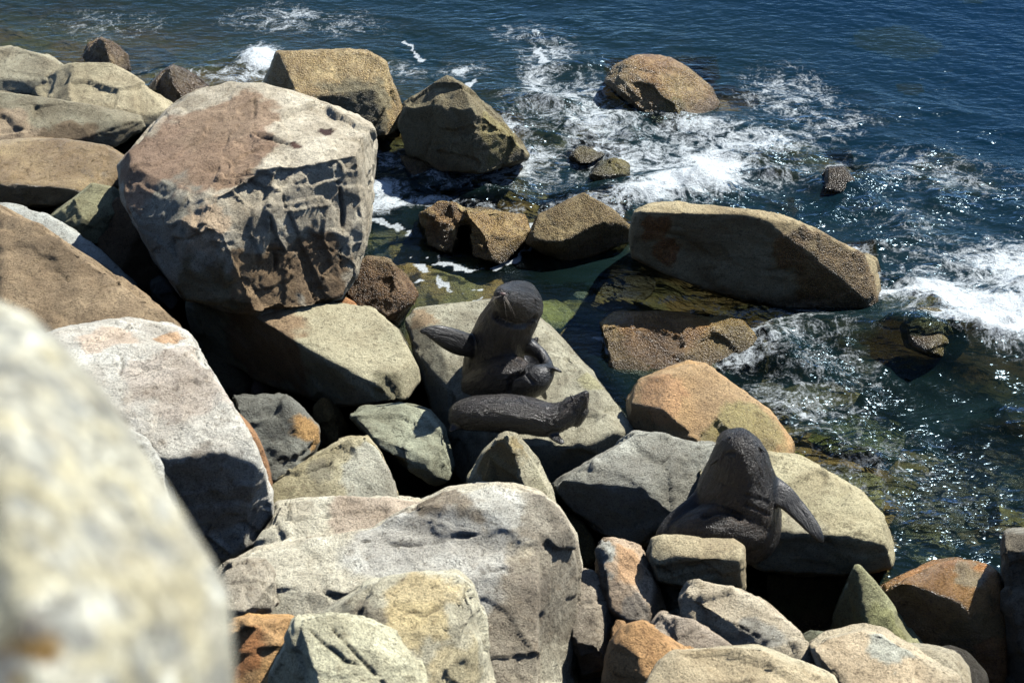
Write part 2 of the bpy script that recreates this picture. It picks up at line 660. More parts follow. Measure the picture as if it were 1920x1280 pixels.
frock('grey banded boulder with a pinkish left end above the golden slab', [(-90, 168), (0, 172), (50, 178), (120, 190), (180, 200), (265, 218), (274, 238), (230, 268), (180, 285), (45, 300), (-90, 310)],
      [(120, 205, .55, (.02, -.3, .95)), (160, 232, (.05, -.62, .78)), (235, 240, (.2, -.95, .1))], lin(164, 158, 134), lin(138, 128, 104),
      patches=[(10, 250, .5, lin(176, 150, 122), .8), (130, 255, .25, lin(126, 106, 80))], cracks=[(.02, .05, [(180, 262), (225, 248), (268, 232)])])
frock('wet golden slab shining at the left edge above a black gap', [(-90, 272), (0, 268), (50, 262), (120, 262), (200, 274), (242, 300), (250, 325), (215, 354), (165, 377), (90, 384), (30, 382), (-90, 374)],
      [(100, 320, .62, (.05, -.22, .97)), (60, 348, (-.05, -.95, -.1)), (190, 340, (.35, -.8, .4))], lin(196, 168, 118), lin(160, 132, 88), wet=.8, rough=1.1,
      cracks=[])
# biggest boulder
frock('biggest boulder, squarish, reddish brown on top with a rugged grey front',
      [[(222, 312), (240, 288), (320, 205), (375, 166), (430, 155), (500, 160), (590, 190), (655, 212), (697, 235), (705, 265), (700, 330), (690, 440), (668, 520), (640, 560), (560, 584), (470, 588), (350, 560), (300, 500), (232, 375)],
       [(330, 392), (440, 340), (486, 380), (520, 440), (525, 560), (500, 588), (420, 584), (340, 555), (305, 490)]],
      [[(430, 296, 1.72, (-.20, -.10, .97)), (478, 200, (.10, -.05, .99)), (520, 312, (.32, -.68, .66)), (640, 296, (.55, -.78, .28)), (676, 330, (.93, -.3, .15)), (300, 372, (-.62, -.70, .30)), (240, 345, (-.92, -.35, .1)), (430, 470, (-.05, -.96, .1))],
       [(400, 410, 1.42, (.15, -.35, .92)), (440, 460, (.25, -.95, .12)), (350, 425, (-.55, -.82, .15)), (492, 430, (.85, -.5, .1))]],
      lin(204, 192, 172), lin(178, 164, 142), zb=.0, thick=1.7, vox=.0165, rough=1.5, chipn=10, facerough=(.042, (520, 420), 1.0),
      patches=[(360, 270, .62, lin(158, 128, 104)), (300, 320, .42, lin(154, 124, 100)), (420, 210, .45, lin(160, 132, 106)), (400, 290, .3, lin(156, 126, 100)), (500, 540, .32, lin(146, 118, 84)), (600, 520, .3, lin(138, 112, 82)), (280, 430, .4, lin(150, 144, 130)), (400, 540, .25, lin(126, 114, 86)), (618, 236, .06, lin(70, 44, 36)), (560, 262, .05, lin(80, 50, 38)), (390, 400, .2, lin(204, 172, 138), .8)],
      cracks=[(.022, .06, [(478, 160), (476, 195), (480, 235)]), (.05, .05, [(484, 238), (520, 247), (550, 257)]), (.03, .07, [(500, 380), (522, 430), (528, 500), (525, 580)]), (.03, .05, [(640, 330), (655, 400), (650, 500)])])
frock('broad rock glinting gold on top right behind the biggest boulder', [(493, 162), (520, 98), (560, 97), (655, 92), (690, 94), (723, 118), (740, 175), (756, 205), (748, 256), (700, 264), (500, 210)],
      [(600, 120, .62, (.05, -.42, .9)), (536, 130, (-.8, -.5, .3)), (640, 172, (.15, -.85, .42)), (715, 130, (.75, -.4, .5))], lin(208, 180, 120), lin(184, 156, 100), wet=.6, grit=.7,
      patches=[(640, 210, .4, lin(140, 132, 104), .9, .2, .5), (700, 220, .3, lin(140, 132, 104), .9, .2, .5)], **S_)
frock('pyramid shaped rock with a shaded face standing in the water', [(838, 142), (826, 150), (757, 192), (748, 232), (765, 288), (830, 322), (900, 326), (988, 300), (992, 290), (935, 220), (880, 166)],
      [(840, 148, .80, (.35, -.2, .92)), (876, 200, (-.62, -.78, .12)), (882, 210, (.42, -.86, .25)), (800, 200, (-.55, -.3, .78)), (925, 225, (.75, -.1, .65))], lin(146, 134, 100), lin(118, 108, 80), wet=.2, grit=.45,
      patches=[(950, 250, .25, lin(156, 144, 84), .8)], **S_)
frock('round topped brown rock glistening amid the upper right water', [(1132, 152), (1150, 125), (1190, 106), (1240, 105), (1290, 128), (1335, 165), (1350, 195), (1320, 236), (1280, 248), (1230, 232), (1180, 195)],
      [(1215, 120, .32, (.05, -.3, .95)), (1200, 140, (-.25, -.62, .74)), (1270, 150, (.45, -.45, .78))], lin(184, 140, 74), lin(190, 160, 96), wet=.8, grit=.8, smooth=3, patches=[(1250, 210, .25, lin(140, 130, 56), .8)], **S_)
frock('low wet rock at the foot of the shaded pyramid rock', [(750, 292), (785, 296), (830, 318), (850, 340), (800, 350), (765, 328)], [(795, 305, .10, (.1, -.35, .93))], lin(160, 138, 86), DBROWN, wet=.9, grit=.8, zb=-.5, **S_)
frock('small mossy yellow rock beside the brightest foam patch', [(1104, 332), (1122, 304), (1160, 296), (1177, 310), (1176, 336), (1140, 352)], [(1150, 305, .16, (-.1, -.3, .95)), (1150, 322, (0, -.9, .4))], lin(150, 140, 56), MOSS, wet=.8, grit=.7, zb=-.5, **S_)
frock('tiny yellowish rock top just left of the mossy yellow rock', [(1068, 294), (1085, 276), (1112, 275), (1136, 290), (1110, 306), (1085, 306)], [(1100, 284, .08, (0, -.3, .95))], lin(150, 138, 62), MOSS, wet=.8, grit=.8, zb=-.5, **S_)
frock('tiny brown weedy rock poking out of the dark right water', [(1536, 332), (1552, 314), (1582, 313), (1602, 338), (1582, 362), (1548, 356)], [(1568, 320, .14, (-.1, -.4, .9))], lin(96, 80, 36), DBROWN, wet=.8, grit=1, zb=-.5, smooth=5, **S_)
frock('low brown barnacled rock with a dark notch, left of a pointed one', [[(784, 404), (822, 377), (856, 380), (876, 396), (868, 430), (850, 482), (800, 462)], [(866, 388), (900, 390), (985, 402), (998, 442), (945, 500), (885, 482), (890, 420)]],
      [[(835, 385, .26, (-.15, -.35, .92)), (850, 415, (-.2, -.8, .55))], [(885, 395, .30, (.25, -.3, .92)), (898, 430, (.2, -.62, .75)), (880, 420, (-.9, -.4, .1))]], lin(190, 156, 86), lin(190, 166, 104), wet=.5, grit=.9, patches=[(830, 400, .2, lin(150, 108, 60), .7)], **S_)
frock('pointed tan barnacled rock just left of the long slab rock', [(1094, 362), (1072, 372), (1010, 405), (986, 456), (1050, 492), (1110, 480), (1180, 452), (1186, 430), (1150, 394)],
      [(1094, 368, .38, (-.12, -.45, .88)), (1130, 415, (.35, -.93, .0)), (1140, 392, (.6, -.2, .75))], lin(176, 154, 100), lin(150, 128, 78), wet=.3, grit=.8, **S_)
frock('long slab shaped rock with a pale rim and dark shaded face in the water',
      [(1181, 440), (1190, 398), (1215, 387), (1270, 379), (1330, 385), (1400, 398), (1465, 402), (1525, 428), (1590, 463), (1640, 488), (1657, 550), (1657, 586), (1560, 592), (1500, 588), (1340, 550), (1250, 514), (1186, 482)],
      [(1300, 398, .82, (.0, .05, 1)), (1400, 402, (.28, .05, .96)), (1330, 400, (-.06, -.98, -.14)), (1480, 450, (.42, -.78, .42)), (1625, 500, (.85, -.3, .4)), (1200, 410, (-.85, -.5, .1))],
      lin(196, 178, 138), lin(172, 152, 112), zb=-.15, wet=.1, grit=.2, rough=.9, thick=.7, chipn=8,
      patches=[(1235, 440, .14, lin(150, 104, 52), .9, .6, 1.), (1262, 480, .14, lin(150, 104, 52), .9, .6, 1.), (1500, 470, .2, lin(146, 116, 66), .9, .6, 1.), (1570, 520, .42, lin(160, 132, 82), .9, .6, 1.), (1620, 540, .3, lin(160, 132, 82), .9, .6, 1.)], **S_)
frock('flat topped barnacled rock barely above the water below the long slab rock', [(1122, 604), (1150, 584), (1250, 584), (1330, 590), (1390, 602), (1450, 645), (1440, 700), (1250, 720), (1150, 700)],
      [(1280, 604, .16, (.0, .04, 1)), (1250, 612, (0, -.55, .83))], lin(204, 166, 84), lin(156, 134, 74), wet=.8, grit=.7, zb=-1.2, chipn=6, patches=[(1250, 600, .4, lin(190, 130, 50), .7)], **S_)
frock('dark rounded rock with green weed beside the white foam at right', [(1688, 612), (1722, 578), (1760, 576), (1798, 603), (1816, 645), (1785, 675), (1700, 658)],
      [(1745, 590, .27, (-.1, -.25, .96)), (1780, 606, (.6, -.45, .66))], lin(84, 66, 50), lin(130, 116, 44), wet=.9, grit=.6, zb=-.6, smooth=6, **S_)
frock('orange tan boulder at the water edge behind the right hand seal', [(1177, 750), (1200, 713), (1290, 679), (1322, 681), (1370, 717), (1442, 770), (1486, 832), (1486, 880), (1330, 870), (1262, 840), (1180, 800)],
      [(1310, 720, .82, (.18, -.38, .9)), (1240, 765, (-.62, -.78, .05)), (1225, 712, (-.5, -.1, .85))], lin(214, 166, 100), lin(190, 154, 104), wet=.3, grit=.1, rough=1.2,
      patches=[(1400, 800, .3, lin(170, 160, 84), .7, .9, .2), (1235, 725, .2, lin(206, 148, 92), .6)], **S_)
frock('dark brown barnacled rock tucked behind the foot of the biggest boulder', [(646, 545), (660, 500), (690, 483), (728, 487), (764, 518), (784, 552), (745, 606), (700, 612)],
      [(700, 500, .56, (-.1, -.65, .76)), (740, 510, (.5, -.5, .7))], lin(140, 106, 66), lin(146, 126, 88), wet=.4, grit=1., **S_)

# --- rocks of the shore, far to near
frock('greenish grey rock in front of the black gap at left', [(93, 408), (120, 385), (172, 343), (217, 350), (244, 385), (200, 462), (150, 458), (108, 430)],
      [(185, 365, .80, (.15, -.4, .9)), (150, 395, (-.5, -.62, .6)), (200, 400, (.3, -.85, .35))], lin(164, 160, 122), lin(134, 130, 98))
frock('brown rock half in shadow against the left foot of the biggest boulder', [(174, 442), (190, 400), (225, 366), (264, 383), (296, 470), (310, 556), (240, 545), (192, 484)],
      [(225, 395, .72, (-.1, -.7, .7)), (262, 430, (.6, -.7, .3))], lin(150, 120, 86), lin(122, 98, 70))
frock('thin pale grey slab showing behind the big brown sloping rock', [(-90, 378), (0, 384), (20, 386), (90, 403), (150, 436), (204, 486), (252, 535), (262, 600), (100, 520), (-90, 450)],
      [(100, 430, .95, (.05, -.1, .99))], lin(184, 186, 184), lin(170, 170, 166))
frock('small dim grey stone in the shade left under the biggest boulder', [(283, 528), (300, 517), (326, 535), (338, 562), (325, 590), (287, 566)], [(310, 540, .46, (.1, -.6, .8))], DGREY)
frock('big brown sloping rock at the left edge behind the white faced boulder', [(-130, 340), (0, 387), (80, 428), (170, 488), (260, 548), (334, 610), (348, 660), (250, 690), (100, 720), (-130, 740)],
      [(120, 540, 1.42, (-.08, -.30, .95)), (280, 600, (.5, -.4, .77)), (0, 440, (-.45, -.35, .82))], lin(164, 138, 104), lin(134, 112, 84), rough=1.6, cracks=[(.022, .05, [(90, 488), (115, 505), (128, 515)])])
frock('tiny orange stone tip behind the flat tan slab', [(626, 568), (645, 558), (662, 566), (680, 586), (640, 598)], [(650, 566, .56, (.2, -.4, .9))], lin(210, 154, 96), lin(186, 126, 70))
frock('flat tan slab with brown shaded front below the biggest boulder', [(350, 568), (380, 574), (470, 598), (530, 588), (600, 573), (645, 568), (700, 581), (745, 618), (784, 690), (787, 714), (764, 748), (700, 761), (620, 760), (500, 716), (366, 652)],
      [(640, 640, .86, (.06, -.06, 1)), (570, 650, (-.66, -.73, -.22)), (700, 716, (.05, -.95, .2)), (765, 680, (.85, -.45, .3))], lin(190, 180, 148), lin(172, 164, 134), rough=.8, thick=.8, chipn=8,
      patches=[(470, 640, .5, lin(140, 104, 68), .8), (740, 730, .16, lin(136, 130, 102))], cracks=[])
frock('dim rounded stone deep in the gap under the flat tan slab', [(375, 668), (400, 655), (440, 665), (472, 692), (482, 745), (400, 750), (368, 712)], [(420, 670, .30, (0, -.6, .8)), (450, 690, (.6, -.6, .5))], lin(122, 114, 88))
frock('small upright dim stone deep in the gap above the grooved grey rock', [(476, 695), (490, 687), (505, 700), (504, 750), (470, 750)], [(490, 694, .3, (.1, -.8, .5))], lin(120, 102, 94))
frock('rusty orange slab edge behind the white faced boulder', [(428, 768), (448, 772), (480, 812), (503, 870), (514, 932), (505, 968), (460, 950), (428, 850)], [(478, 840, 1.12, (.5, -.55, .67))], lin(184, 132, 82), lin(150, 108, 72), thick=.4)
frock('dark grey grooved rock with an orange corner', [(424, 744), (455, 737), (530, 738), (563, 766), (594, 800), (599, 834), (562, 880), (508, 920), (464, 865)],
      [(490, 748, .92, (.0, -.2, .98)), (500, 758, (.1, -.66, .74)), (572, 800, (.8, -.45, .4)), (450, 790, (-.6, -.7, .35))], lin(134, 134, 126), lin(108, 108, 102), rough=1.6, patches=[(585, 800, .13, lin(196, 146, 70), .9)],
      cracks=[(.02, .04, [(460, 800), (520, 815), (560, 812)]), (.02, .04, [(470, 835), (520, 850), (560, 845)])])
frock('dark golden rock lit in the gap beside the grooved grey rock', [(588, 762), (605, 746), (626, 750), (653, 800), (656, 848), (620, 860), (590, 860)], [(616, 765, .5, (.62, -.4, .68)), (614, 790, (-.8, -.55, .25))], lin(164, 130, 66), lin(130, 106, 58), grit=.3)
frock('flat grey green slab left of the seal rock with a shadow across it', [(655, 780), (675, 765), (760, 754), (806, 767), (834, 800), (852, 872), (842, 902), (815, 912), (760, 874), (700, 832)],
      [(750, 800, .76, (-.03, -.12, .99)), (735, 842, (-.5, -.86, -.05)), (830, 840, (.7, -.6, .3))], lin(168, 170, 146), lin(150, 152, 130), thick=.4, cracks=[(.015, .02, [(720, 800), (760, 805), (795, 808)])])
frock('tan wedge shaped rock with a ridge facing the viewer, behind the huge pale boulder', [(503, 914), (560, 868), (640, 820), (686, 813), (704, 835), (734, 890), (747, 950), (745, 1010), (520, 1010)],
      [(680, 826, 1.12, (-.22, -.36, .9)), (694, 850, (.42, -.62, .66))], lin(198, 186, 150), lin(178, 164, 124), chipn=8, patches=[(710, 880, .3, lin(190, 188, 176), .8), (600, 870, .12, lin(140, 134, 116), .7)], cracks=[(.015, .03, [(560, 880), (600, 862), (640, 850)])])
frock('grey flat topped boulder carrying the two resting seals', [(762, 598), (775, 578), (810, 571), (920, 562), (945, 563), (1015, 596), (1053, 640), (1112, 700), (1188, 800), (1192, 818), (1110, 895), (1035, 922), (872, 915), (842, 872), (822, 710), (780, 657)],
      [(960, 700, .70, (.0, -.10, 1)), (855, 690, (-.55, -.35, .76)), (960, 838, (.03, -.99, -.12)), (1092, 842, (.5, -.86, .0)), (815, 700, (-.85, -.5, .2)), (1130, 760, (.4, .0, .92))], lin(172, 166, 144), lin(154, 148, 128),
      name='seal_rock', rough=.8, thick=.9, chipn=6, patches=[(785, 582, .12, lin(160, 120, 72), .6), (1120, 700, .14, lin(160, 152, 100), .6)])
frock('narrow pointed rock, left side shaded, below the lying seal', [(882, 890), (905, 848), (935, 819), (950, 811), (966, 816), (1004, 862), (1034, 918), (1048, 975), (872, 975)],
      [(950, 816, 1.28, (.55, -.5, .67)), (958, 840, (-.78, -.6, .15))], lin(186, 178, 152), lin(166, 158, 126), chipn=6, patches=[(920, 880, .2, lin(150, 126, 70), .8)])
frock('mossy dark stone in the crack right of the huge pale boulder', [(1050, 962), (1090, 971), (1113, 1010), (1119, 1042), (1092, 1068), (1058, 1030)], [(1090, 985, .66, (.3, -.6, .74))], lin(126, 124, 68), lin(96, 92, 60), grit=.5)
frock('broad tan boulder with shaded front corner right of the right hand seal', [(1300, 880), (1380, 850), (1440, 847), (1500, 857), (1562, 890), (1614, 920), (1652, 960), (1675, 1022), (1672, 1062), (1640, 1070), (1580, 1076), (1490, 1076), (1420, 1066), (1386, 1045)],
      [(1500, 940, .93, (.08, -.1, .99)), (1490, 1000, (-.08, -.66, .75)), (1590, 1004, (.0, -.98, -.15)), (1655, 1010, (.8, -.4, .45)), (1620, 950, (.35, .05, .94))], lin(198, 186, 148), lin(178, 168, 132), name='seal_rock', rough=1.3, chipn=8,
      patches=[(1480, 1040, .4, lin(160, 152, 132), .7)], cracks=[(.018, .03, [(1540, 985), (1580, 975), (1610, 980)]), (.015, .03, [(1590, 985), (1620, 990), (1640, 1000)])])
frock('speckled grey boulder with a shaded front left of the right hand seal', [(1032, 910), (1060, 894), (1130, 850), (1190, 810), (1250, 818), (1345, 836), (1356, 900), (1338, 960), (1245, 1010), (1190, 1024), (1130, 1000), (1058, 952)],
      [(1200, 860, 1.02, (.0, -.16, .99)), (1130, 900, (-.22, -.97, -.05)), (1243, 950, (.42, -.62, .66)), (1090, 880, (-.3, -.2, .93))], lin(184, 182, 172), lin(156, 154, 144), name='seal_rock', rough=1.2, chipn=8,
      patches=[(1160, 875, .25, lin(146, 144, 136), .8), (1290, 870, .2, lin(152, 150, 140), .8)], cracks=[(.02, .05, [(1205, 882), (1232, 858), (1250, 842)])])
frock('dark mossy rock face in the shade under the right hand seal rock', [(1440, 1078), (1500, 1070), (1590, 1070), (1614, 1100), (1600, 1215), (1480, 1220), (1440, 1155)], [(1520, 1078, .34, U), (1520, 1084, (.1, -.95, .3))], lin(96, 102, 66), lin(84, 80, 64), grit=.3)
frock('tall green tinged wedge rock with a sharp apex and a black left side', [(1596, 1075), (1606, 1058), (1614, 1063), (1650, 1104), (1692, 1155), (1733, 1212), (1722, 1250), (1640, 1250), (1575, 1235), (1548, 1190), (1570, 1130)],
      [(1612, 1068, 1.05, (.5, -.66, .56)), (1618, 1130, (-.86, -.5, .08))], lin(160, 158, 116), lin(142, 140, 98), chipn=6, patches=[(1660, 1190, .2, lin(152, 150, 90), .7)])
frock('wet rusty brown boulder glistening at the lower right water edge', [(1642, 1106), (1700, 1074), (1750, 1054), (1800, 1049), (1850, 1058), (1875, 1076), (1890, 1150), (1890, 1260), (1875, 1300), (1700, 1240), (1642, 1160)],
      [(1780, 1076, .80, (.0, -.12, .99)), (1730, 1100, (-.30, -.93, .15)), (1790, 1112, (.4, -.66, .63)), (1690, 1090, (-.3, -.2, .93))], lin(222, 150, 58), lin(176, 128, 58), wet=1.0, grit=.2, rough=.9, chipn=8, smooth=4,
      patches=[(1850, 1200, .3, lin(110, 92, 42), .8), (1870, 1260, .2, lin(170, 108, 36), .9), (1830, 1065, .12, lin(160, 150, 120), .8)])
frock('small smooth wet stone with a shiny edge at the bottom right', [(1745, 1225), (1780, 1212), (1815, 1224), (1848, 1262), (1855, 1320), (1740, 1320)], [(1800, 1230, .66, (.2, -.3, .93))], lin(84, 80, 70), lin(72, 66, 56), wet=.9, smooth=8)
frock('shaded grey slab cut off by the right edge of the view', [(1880, 1020), (1886, 1000), (1894, 993), (1960, 988), (2050, 1000), (2050, 1330), (1878, 1330)],
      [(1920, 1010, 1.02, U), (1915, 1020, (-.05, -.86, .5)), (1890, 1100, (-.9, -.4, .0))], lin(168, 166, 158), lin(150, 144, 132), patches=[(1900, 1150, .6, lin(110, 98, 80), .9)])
frock('blocky tan boulder just below the right hand seal', [(1208, 1040), (1222, 1009), (1240, 1004), (1300, 1009), (1374, 1012), (1392, 1026), (1398, 1102), (1392, 1112), (1300, 1100), (1230, 1092), (1210, 1070)],
      [(1300, 1030, 1.36, (.0, -.12, .99)), (1300, 1046, (-.06, -.99, -.08)), (1384, 1050, (.85, -.5, .1)), (1224, 1040, (-.6, -.5, .6))], lin(202, 188, 152), lin(182, 164, 128), rough=.8, thick=.45, smooth=2)
frock('small grey stone under the blocky tan boulder', [(1226, 1100), (1250, 1085), (1284, 1105), (1283, 1140), (1252, 1152), (1229, 1124)], [(1258, 1100, .92, (.25, -.5, .82)), (1250, 1112, (-.5, -.8, .1))], lin(166, 166, 154), thick=.3)
frock('tiny grey stone below the small grey stone in the gap', [(1243, 1150), (1265, 1136), (1280, 1150), (1259, 1172)], [(1262, 1145, .86, (.1, -.5, .85))], lin(176, 172, 160), thick=.3)
frock('pinkish wedge with an orange upper face right of the huge pale boulder', [(1114, 1042), (1130, 1006), (1150, 1009), (1202, 1024), (1227, 1080), (1250, 1142), (1220, 1180), (1150, 1180), (1120, 1100)],
      [(1180, 1050, 1.28, (.42, -.35, .84)), (1165, 1075, (-.05, -.72, .7)), (1128, 1060, (-.8, -.5, .3))], lin(198, 170, 142), lin(176, 156, 138), thick=.5, patches=[(1190, 1045, .16, lin(208, 164, 120)), (1140, 1020, .1, lin(186, 186, 180)), (1200, 1130, .12, lin(150, 146, 142), .7)])
frock('upright pinkish grey stone pressed against the huge pale boulder', [(1068, 1070), (1095, 1061), (1115, 1064), (1134, 1092), (1159, 1190), (1154, 1220), (1140, 1260), (1085, 1272), (1068, 1200)],
      [(1110, 1100, 1.22, (.12, -.62, .77)), (1110, 1216, (0, -.98, -.2)), (1145, 1150, (.8, -.5, .3))], lin(192, 176, 156), lin(170, 156, 140), thick=.5)
frock('small orange stone between the upright pinkish stone and the bright orange rock', [(1141, 1184), (1155, 1159), (1174, 1163), (1178, 1196), (1150, 1212)], [(1160, 1170, 1.12, (.1, -.5, .85))], lin(202, 154, 100), thick=.3)
frock('long pinkish tan boulder with a chiselled left side under the blocky tan one', [(1273, 1124), (1290, 1094), (1320, 1091), (1390, 1104), (1444, 1134), (1502, 1187), (1529, 1240), (1527, 1270), (1450, 1250), (1385, 1228), (1330, 1188), (1283, 1160)],
      [(1420, 1150, 1.42, (.08, -.22, .97)), (1365, 1160, (-.46, -.84, .30)), (1500, 1220, (.5, -.75, .4)), (1440, 1220, (.0, -.7, .7))], lin(206, 190, 164), lin(190, 172, 146), rough=.9, thick=.5, chipn=8, patches=[(1400, 1195, .16, lin(160, 158, 152), .8)], cracks=[(.018, .05, [(1375, 1155), (1400, 1172), (1440, 1200)])])
frock('small green grey stone between the long pinkish boulder and the pink one at the bottom', [(1498, 1194), (1522, 1182), (1564, 1187), (1560, 1222), (1515, 1215)], [(1530, 1192, 1.2, (.0, -.5, .85))], lin(136, 138, 112), thick=.3)
frock('rough pinkish grey slab between the orange rock and the long tan boulder', [(1214, 1178), (1240, 1147), (1300, 1164), (1390, 1215), (1392, 1260), (1300, 1272), (1232, 1228)], [(1290, 1190, 1.4, (.1, -.5, .86))], lin(182, 164, 146), lin(158, 142, 128), rough=1.3, thick=.5)
frock('bright orange rounded rock at the bottom', [(1128, 1275), (1140, 1208), (1165, 1171), (1206, 1158), (1254, 1179), (1315, 1228), (1335, 1330), (1132, 1330)],
      [(1220, 1190, 1.70, (.08, -.36, .93)), (1180, 1200, (-.5, -.5, .7)), (1270, 1210, (.35, -.5, .79))], lin(214, 164, 104), lin(198, 148, 88), rough=1.0, smooth=2, thick=.6)
frock('pale tan pink boulder at the lower right with flaky edges', [(1518, 1208), (1545, 1189), (1620, 1171), (1657, 1178), (1695, 1216), (1800, 1265), (1810, 1340), (1560, 1340), (1540, 1280)],
      [(1620, 1230, 1.56, (.03, -.2, .98)), (1548, 1245, (-.85, -.5, .1)), (1680, 1230, (.35, -.3, .88))], lin(208, 184, 150), lin(196, 180, 152), thick=.7, chipn=8, patches=[(1660, 1200, .14, lin(184, 182, 168))], cracks=[(.025, .05, [(1560, 1235), (1575, 1260), (1580, 1285)])])
frock('grey tan boulder end with its right side in black shadow at the bottom right', [(1655, 1216), (1690, 1207), (1750, 1208), (1792, 1221), (1815, 1250), (1826, 1340), (1690, 1340)], [(1750, 1240, 1.28, (.0, -.2, .98)), (1790, 1245, (.6, -.6, .5))], lin(190, 176, 148), lin(170, 158, 134))
frock('wide pale cream slab along the bottom edge right of the orange rock', [(1190, 1320), (1232, 1243), (1262, 1219), (1300, 1222), (1410, 1207), (1434, 1211), (1502, 1239), (1556, 1266), (1590, 1340), (1195, 1345)],
      [(1380, 1250, 1.82, (.0, -.22, .97)), (1270, 1250, (-.3, -.2, .93)), (1480, 1255, (.4, -.3, .86))], lin(210, 198, 166), lin(204, 184, 148), rough=.9, chipn=8, cracks=[(.018, .04, [(1335, 1275), (1400, 1262), (1450, 1275)])])
# huge pale boulder
frock('huge pale pinkish boulder with a grey right face across the lower middle',
      [[(395, 1085), (420, 1056), (480, 1028), (560, 1006), (680, 996), (850, 980), (960, 960), (1010, 1000), (1010, 1340), (395, 1340)],
       [(655, 1012), (720, 978), (840, 913), (900, 905), (962, 906), (1012, 922), (1047, 950), (1078, 1000), (1090, 1060), (1092, 1150), (1082, 1250), (1072, 1340), (880, 1340), (700, 1100)],
       [(470, 1012), (520, 942), (560, 934), (640, 930), (700, 933), (785, 936), (800, 1000), (600, 1040), (480, 1036)]],
      [[(700, 1050, 1.62, (-.02, -.13, .99)), (850, 1086, (.05, -.66, .75)), (560, 1120, (-.22, -.74, .63)), (500, 1030, (-.2, .2, .96))],
       [(940, 926, 1.74, (-.03, .06, 1)), (800, 950, (-.16, -.66, .73)), (930, 952, (.05, -.40, .92)), (994, 1010, (.46, -.68, .57)), (1050, 1010, (.82, -.55, .15))],
       [(620, 960, 1.44, (-.05, -.2, .97)), (600, 1000, (-.1, -.7, .7)), (740, 950, (.15, .0, .98))]],
      lin(218, 210, 190), lin(208, 194, 170), zb=.1, thick=1.7, vox=.0165, rough=1.1, chips=.6, chipn=10,
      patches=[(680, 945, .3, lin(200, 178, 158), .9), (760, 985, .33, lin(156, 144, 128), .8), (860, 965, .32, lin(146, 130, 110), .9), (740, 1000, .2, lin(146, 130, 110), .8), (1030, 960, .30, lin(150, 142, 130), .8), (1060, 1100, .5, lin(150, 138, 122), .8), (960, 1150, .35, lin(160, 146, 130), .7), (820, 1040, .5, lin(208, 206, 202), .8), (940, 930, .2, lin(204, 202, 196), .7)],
      cracks=[(.035, .06, [(600, 1098), (640, 1106), (690, 1098)]), (.03, .03, [(680, 1000), (760, 1010), (850, 1000), (900, 992)]), (.02, .03, [(905, 1062), (935, 1054), (960, 1060)])])
frock('big white faced boulder with a dark shaded front, left of the huge pale one',
      [(60, 640), (100, 623), (150, 611), (240, 599), (326, 612), (352, 626), (374, 672), (464, 812), (508, 920), (511, 962), (482, 1014), (415, 1056), (340, 1038), (200, 1000), (60, 900)],
      [(300, 760, 1.92, (.02, -.14, .99)), (250, 640, (.0, .2, .97)), (360, 842, (.22, -.97, .0)), (470, 850, (.8, -.55, .2)), (360, 800, (.1, -.35, .93))], lin(214, 210, 202), lin(200, 192, 182), rough=1.5, vox=.0165, zb=.1, thick=1.3, chipn=8,
      patches=[(330, 690, .4, lin(190, 172, 158), .7), (200, 625, .2, lin(208, 182, 160), .8), (320, 622, .1, lin(210, 164, 118), .9), (400, 940, .3, lin(150, 138, 126), .8), (470, 880, .15, lin(200, 196, 190), .8)],
      cracks=[(.018, .035, [(225, 645), (235, 665), (232, 690)])])
frock('pale block with a dark split at the left end of the huge boulder', [(390, 1088), (430, 1054), (500, 1043), (518, 1075), (524, 1128), (505, 1160), (425, 1170), (390, 1165)],
      [(450, 1090, 1.74, (-.03, -.25, .97)), (450, 1146, (-.1, -.98, .0)), (508, 1090, (.85, -.5, .1))], lin(200, 188, 168), lin(182, 170, 152), thick=.5, zb=.9)
frock('orange stained block at the bottom beside the blurred foreground rock', [(405, 1170), (432, 1156), (540, 1152), (570, 1163), (548, 1212), (514, 1270), (492, 1340), (405, 1340)],
      [(480, 1160, 1.76, (.0, -.1, .99)), (480, 1170, (.12, -.7, .7))], lin(214, 158, 78), lin(206, 160, 104), rough=1.3, thick=.5, patches=[(470, 1210, .12, lin(190, 110, 36), .7)])
frock('yellowish tan boulder lying on the front of the huge pale boulder', [(600, 1152), (640, 1121), (700, 1089), (800, 1073), (858, 1070), (888, 1094), (904, 1150), (914, 1200), (908, 1248), (932, 1340), (700, 1340), (600, 1310)],
      [(800, 1120, 2.02, (-.02, -.26, .96)), (820, 1176, (.05, -.52, .85)), (893, 1150, (.85, -.5, .15)), (660, 1140, (-.35, -.35, .87))], lin(210, 202, 176), lin(198, 190, 166), rough=1.1, thick=.6, chipn=8,
      patches=[(790, 1110, .22, lin(214, 190, 138), .9), (760, 1150, .18, lin(216, 192, 136), .8), (680, 1165, .13, lin(146, 136, 118), .85), (880, 1270, .2, lin(214, 194, 146), .7)], cracks=[(.018, .035, [(735, 1125), (800, 1140), (850, 1120)])])
frock('cracked cream boulder with a shaded left side at the bottom', [(543, 1190), (560, 1158), (620, 1149), (680, 1159), (744, 1190), (790, 1240), (806, 1340), (495, 1340), (508, 1264)],
      [(650, 1190, 2.12, (.12, -.42, .9)), (566, 1215, (-.86, -.5, .12)), (740, 1240, (.45, -.6, .66))], lin(212, 206, 174), lin(198, 190, 160), rough=1.2, thick=.6, chipn=8,
      vox=.0105, cracks=[(.018, .045, [(630, 1165), (660, 1200), (700, 1240), (735, 1275), (780, 1290)]), (.012, .03, [(585, 1165), (620, 1200), (650, 1225), (680, 1235)])])
